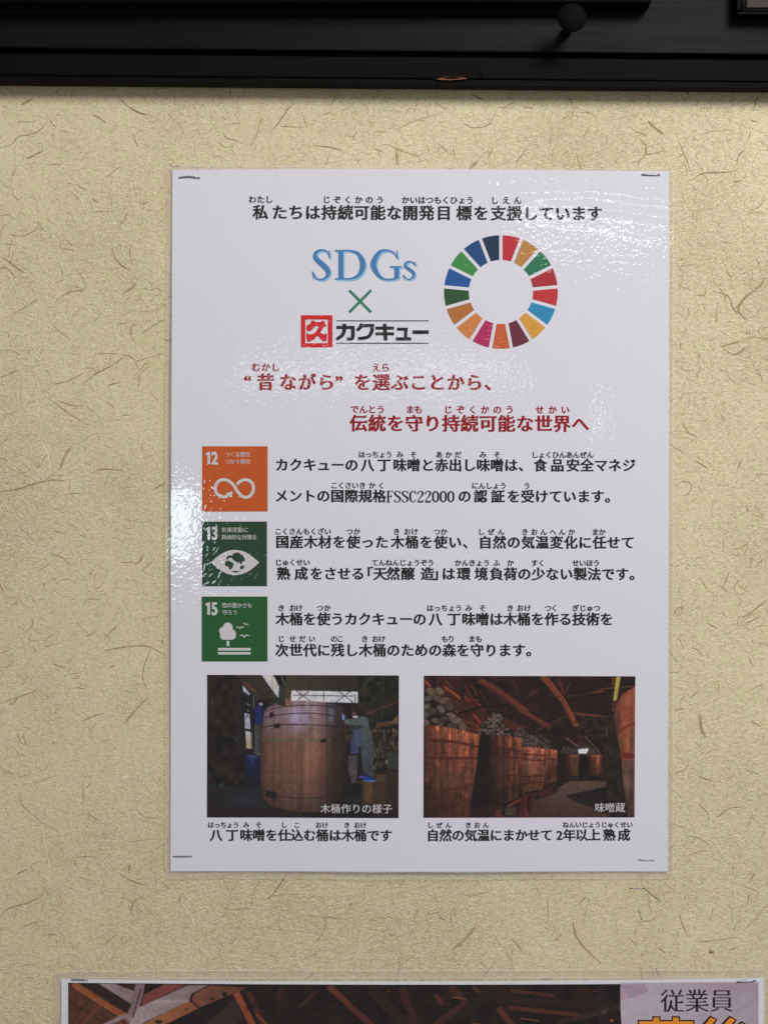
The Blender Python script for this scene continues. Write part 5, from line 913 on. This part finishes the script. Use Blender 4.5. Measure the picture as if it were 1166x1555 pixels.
# ------------------------------------------------------------------ lower notice
notice = tag(empty('lower_notice', (0, 0, 0)), 'wide laminated notice with a dark photograph of roof timbers, below the white poster', 'notice')
N4 = [(94.6, 1486.3), (1157.6, 1484.3), (1158.6, 2060), (94.6, 2060)]
sheet('paper_sheet', N4, SH, .0007, M_paper, notice, 4.2, 28)
film_ring([(94.6, 1486.5), (1157.6, 1484.5), (1158.6, 2060), (94.6, 2060)], [(85, 1473), (1167, 1471.5), (1168, 2072), (85, 2072)], notice, SH - .0002, 8)
a = Pic(105, 1490.5, 942, 1624, 1.0, (30, 14, 12)); A = (90, 1475, 3.887); a.ref = A
a.blotch(ALL, 14, .3, 3)
def pl(L, c, **k): a.poly(L, c, **k)
a.a *= .8
pl([(58, 62), (300, 62), (420, 250), (300, 600), (58, 600)], (78, 40, 24)); a.blotch([(58, 62), (420, 62), (420, 600), (58, 600)], 6, .1, 8); a.line([(58, 165), (200, 250)], 5, (30, 14, 12)); a.line([(200, 260), (300, 310)], 4, (36, 18, 14)); a.line([(250, 190), (130, 320)], 16, (98, 48, 26))
pl([(130, 62), (250, 62), (430, 190), (410, 240)], (36, 20, 18)); a.line([(85, 62), (250, 170), (410, 265), (600, 370)], 30, (134, 66, 32)); a.line([(85, 78), (250, 188), (400, 280)], 8, (164, 88, 44), .7)
pl([(235, 62), (330, 62), (445, 105), (430, 185)], (140, 122, 126), c2=(120, 100, 104)); pl([(345, 62), (450, 62), (450, 100)], (52, 22, 18)); pl([(455, 62), (515, 62), (470, 240), (425, 330), (390, 270), (425, 200)], (118, 88, 96)); a.line([(488, 85), (425, 310)], 5, (28, 14, 16)); a.line([(260, 320), (400, 250), (500, 330)], 26, (128, 106, 106)); pl([(500, 130), (625, 62), (760, 66), (490, 195)], (112, 52, 46)); pl([(510, 62), (610, 62), (500, 125)], (26, 12, 12))
pl([(470, 205), (770, 66), (890, 66), (785, 120), (770, 165), (430, 330), (420, 310)], (146, 128, 130), c2=(120, 98, 96)); a.stripes([(470, 205), (770, 66), (890, 66), (785, 120), (770, 165), (430, 330)], 3, .04, 1, 3)
pl([(440, 330), (770, 165), (830, 205), (620, 310), (500, 420)], (152, 92, 52), c2=(126, 66, 38)); pl([(795, 122), (890, 68), (1110, 80), (1050, 110), (830, 203), (785, 160)], (112, 62, 46), c2=(88, 48, 34)); a.line([(785, 118), (778, 165), (828, 205)], 5, (20, 10, 10)); a.line([(890, 68), (788, 120)], 5, (20, 10, 10)); a.ell(978, 122, 16, 14, (26, 16, 14)); a.ell(905, 150, 14, 9, (54, 28, 20)); a.ell(590, 290, 22, 13, (50, 28, 20)); a.ell(755, 212, 12, 6, (80, 44, 28))
a.line([(1045, 110), (1090, 200), (1160, 340)], 40, (132, 58, 32)); pl([(870, 300), (1040, 150), (1090, 270), (980, 340)], (46, 30, 28))
a.ref = (370, 1475, 3.887)
for (p, q, w, c) in [((30, 110), (120, 310), 36, (96, 40, 22)), ((20, 210), (300, 60), 26, (28, 12, 11)), ((200, 160), (240, 90), 60, (62, 26, 18)), ((0, 190), (60, 310), 34, (116, 50, 28)), ((75, 240), (150, 310), 12, (156, 76, 36)), ((320, 200), (440, 100), 24, (72, 30, 20)), ((500, 70), (620, 180), 42, (124, 50, 28)), ((610, 175), (760, 310), 40, (110, 44, 26)), ((740, 80), (960, 310), 74, (52, 24, 19)), ((930, 75), (1010, 310), 52, (72, 28, 18)), ((860, 95), (830, 110), 14, (110, 56, 30)), ((400, 260), (560, 180), 20, (44, 18, 14)), ((1130, 120), (1165, 180), 30, (86, 36, 22)), ((800, 75), (980, 240), 22, (18, 10, 10))]: a.line([p, q], w * .9, c, .62)
a.ref = (650, 1475, 3.887)
for (p, q, w, c) in [((130, 75), (200, 140), 50, (84, 36, 24)), ((260, 75), (310, 110), 30, (100, 44, 26)), ((40, 120), (90, 180), 24, (88, 36, 22)), ((135, 135), (225, 150), 10, (152, 76, 42)), ((40, 310), (230, 160), 46, (84, 36, 22)), ((380, 80), (100, 320), 70, (38, 20, 17)), ((480, 95), (740, 130), 22, (92, 42, 26)), ((400, 150), (1140, 200), 44, (44, 24, 20)), ((470, 200), (880, 245), 30, (102, 46, 26)), ((410, 200), (500, 320), 40, (118, 52, 30)), ((450, 200), (540, 310), 34, (34, 16, 13)), ((540, 265), (650, 280), 8, (186, 100, 56)), ((255, 295), (330, 305), 8, (180, 94, 50)), ((700, 310), (1130, 200), 36, (62, 36, 28)), ((880, 90), (1000, 100), 20, (64, 28, 18)), ((1015, 70), (1030, 320), 60, (36, 24, 24)), ((1075, 160), (1100, 320), 34, (26, 16, 16))]: a.line([p, q], w * .9, c, .62)
a.ell(1034, 228, 14, 16, (74, 48, 38)); a.ell(1077, 280, 9, 9, (170, 74, 36)); a.poly([(700, 260), (760, 260), (760, 310), (650, 310)], (20, 11, 10)); a.glow(300, 600, 500, 200, (20, 10, 10), .7)
np_ = a.done('photo_print', M_print, notice, T1D, [(104.9, 1491.0), (942.5, 1491.3), (942.5, 1624), (105, 1624)], 1.4, 2.5, 7)
# follow the slight sag of the sheet
me = np_.data; n = len(me.vertices); co = np.empty(n * 3); me.vertices.foreach_get('co', co); co = co.reshape(-1, 3)
pxs = co[:, 0] / K + 583; pys = 777.5 - co[:, 2] / K; pys += 2.9 * np.sin(np.pi * (pxs - 95) / 1063) * np.clip(1 - (pys - 1490) / 134, 0, 1); co[:, 2] = (777.5 - pys) * K; me.vertices.foreach_set('co', co.ravel()); me.update()
# title panel: pale violet print of the same picture, curved left edge
a = Pic(941, 1488, 1150, 1624, 1.0, (150, 130, 152)); a.ref = (930, 1475, 4.94)
a.poly([(50, 60), (1090, 60), (1090, 800), (50, 800)], (158, 146, 160), c2=(146, 132, 146)); a.poly([(60, 80), (230, 70), (270, 130), (110, 190), (60, 180)], (138, 118, 142)); a.poly([(60, 100), (95, 110), (110, 185), (60, 200)], (160, 128, 146)); a.line([(60, 220), (330, 130), (500, 70)], 30, (156, 138, 158), .7); a.line([(60, 350), (420, 230)], 26, (154, 136, 156), .6); a.glow(900, 100, 250, 60, (140, 112, 132), .6); a.line([(900, 300), (1090, 180)], 30, (140, 120, 146), .6); a.blotch(ALL, 16, .015, 4)
nm = a.done('title_panel', M_print, notice, T2D, [(941.2, 1491.2), (1149.6, 1490.0), (1150.4, 1624), (956, 1624)], 1.5, .8, 9)
me = nm.data; n = len(me.vertices); co = np.empty(n * 3); me.vertices.foreach_get('co', co); co = co.reshape(-1, 3)
pxs = co[:, 0] / K + 583; pys = 777.5 - co[:, 2] / K; t = np.clip((pys - 1490) / 134, 0, 1); w_ = np.clip((1150 - pxs) / 208, 0, 1); pxs += -6 * w_ * np.sin(np.pi * t * .9); co[:, 0] = (pxs - 583) * K; me.vertices.foreach_set('co', co.ravel()); me.update()
Text().runs([('従業員', 1019.5, 1094)], 1518.6, 1518.2, 37.5, .012, -.009, True, (1000, 1110)).build('title_text', M_black, notice, T3D)
# second title line: large orange characters with a dark outline, only their tops are in view
M_or = ink('orange_title_ink', alb(206, 128, 30, 1.35)); M_dk = ink('dark_outline_ink', (.022, .010, .008, 1))
for ch, x, s in (('蔵', 1010, 1), ('後', 1100, 1)):
    for nm_, wd, mt, dd in (('title_outline', .075, M_dk, T3D), ('title_fill', .012, M_or, T3D + .00004)):
        F = Text(); F.glyph(ch, lambda u, v: (x + (u - .5) * 88, 1586 - (v - .37) * 88), wd, wd, False); F.build(nm_, mt, notice, dd)

# ------------------------------------------------------------------ staples
m, nt, b = nt_new('staple_steel'); b.inputs['Metallic'].default_value = .9; b.inputs['Base Color'].default_value = (.32, .33, .36, 1); b.inputs['Roughness'].default_value = .3
def staple(x0, y0, x1, y1, d, label, bow=0.0, w=2.0, dark=None):
    mid = ((x0 + x1) / 2, (y0 + y1) / 2 - bow); r = w * K / 2
    if y0 < 1330: d += max(float(bow_at(x, y0)) for x in (x0, mid[0], x1)) + .00020
    elif y0 > 1400: d += .00030
    path = [P(x0, y0, d - .0011)] + [P(x0 + (x1 - x0) * .02, y0, d + r * .8)] + [P(x0 + (x1 - x0) * .25, y0 + (y1 - y0) * .25 - bow * .8, d + r)] + [P(*mid, d + r)] + [P(x0 + (x1 - x0) * .75, y0 + (y1 - y0) * .75 - bow * .5, d + r)] + [P(x0 + (x1 - x0) * .98, y1, d + r * .8)] + [P(x1, y1, d - .0011)]
    c0 = P(*mid, d); bm = bmesh.new(); n = 8; rows = []
    for i, p in enumerate(path):
        t = (path[min(i + 1, 6)] - path[max(i - 1, 0)]).normalized(); u = t.cross(Vector((0, 0, 1))).normalized() if abs(t.z) < .9 else Vector((1, 0, 0)); v = t.cross(u)
        rows.append([bm.verts.new(p - c0 + (u * math.cos(2 * math.pi * k / n) + v * math.sin(2 * math.pi * k / n)) * r) for k in range(n)])
    for a_, b_ in zip(rows, rows[1:]):
        for k in range(n): bm.faces.new((a_[k], a_[(k + 1) % n], b_[(k + 1) % n], b_[k]))
    bm.faces.new(rows[0]); bm.faces.new(rows[-1][::-1]); bmesh.ops.recalc_face_normals(bm, faces=bm.faces)
    o = bmo('staple', bm, m, None, True); o.location = c0; tag(o, label, 'staple', 'staples holding the sheets to the wall')
staple(272, 269.6, 304, 270.0, SH, 'dark bowed staple through the upper left corner of the white poster', 1.6, 2.1)
staple(974, 265, 1001.5, 265.4, SH, 'dark straight staple through the upper right corner of the white poster', 0, 2.1)
staple(263, 1300.6, 292.5, 1300.2, SH, 'thin grey staple through the lower left corner of the white poster', 0, 1.5)
staple(968.5, 1305.6, 992.5, 1306.4, SH, 'thin grey staple through the lower right corner of the white poster', 0, 1.2)
staple(109, 1487.4, 134, 1488, SH, 'staple through the upper left corner of the lower notice', 0, 1.8)
staple(1118, 1491.2, 1147, 1489, SH, 'staple through the upper right corner of the lower notice', 0, 2.0)
staple(955, 1349, 980, 1348.8, .0001, 'stray silver staple left in the bare wall below the white poster', 0, 1.1)
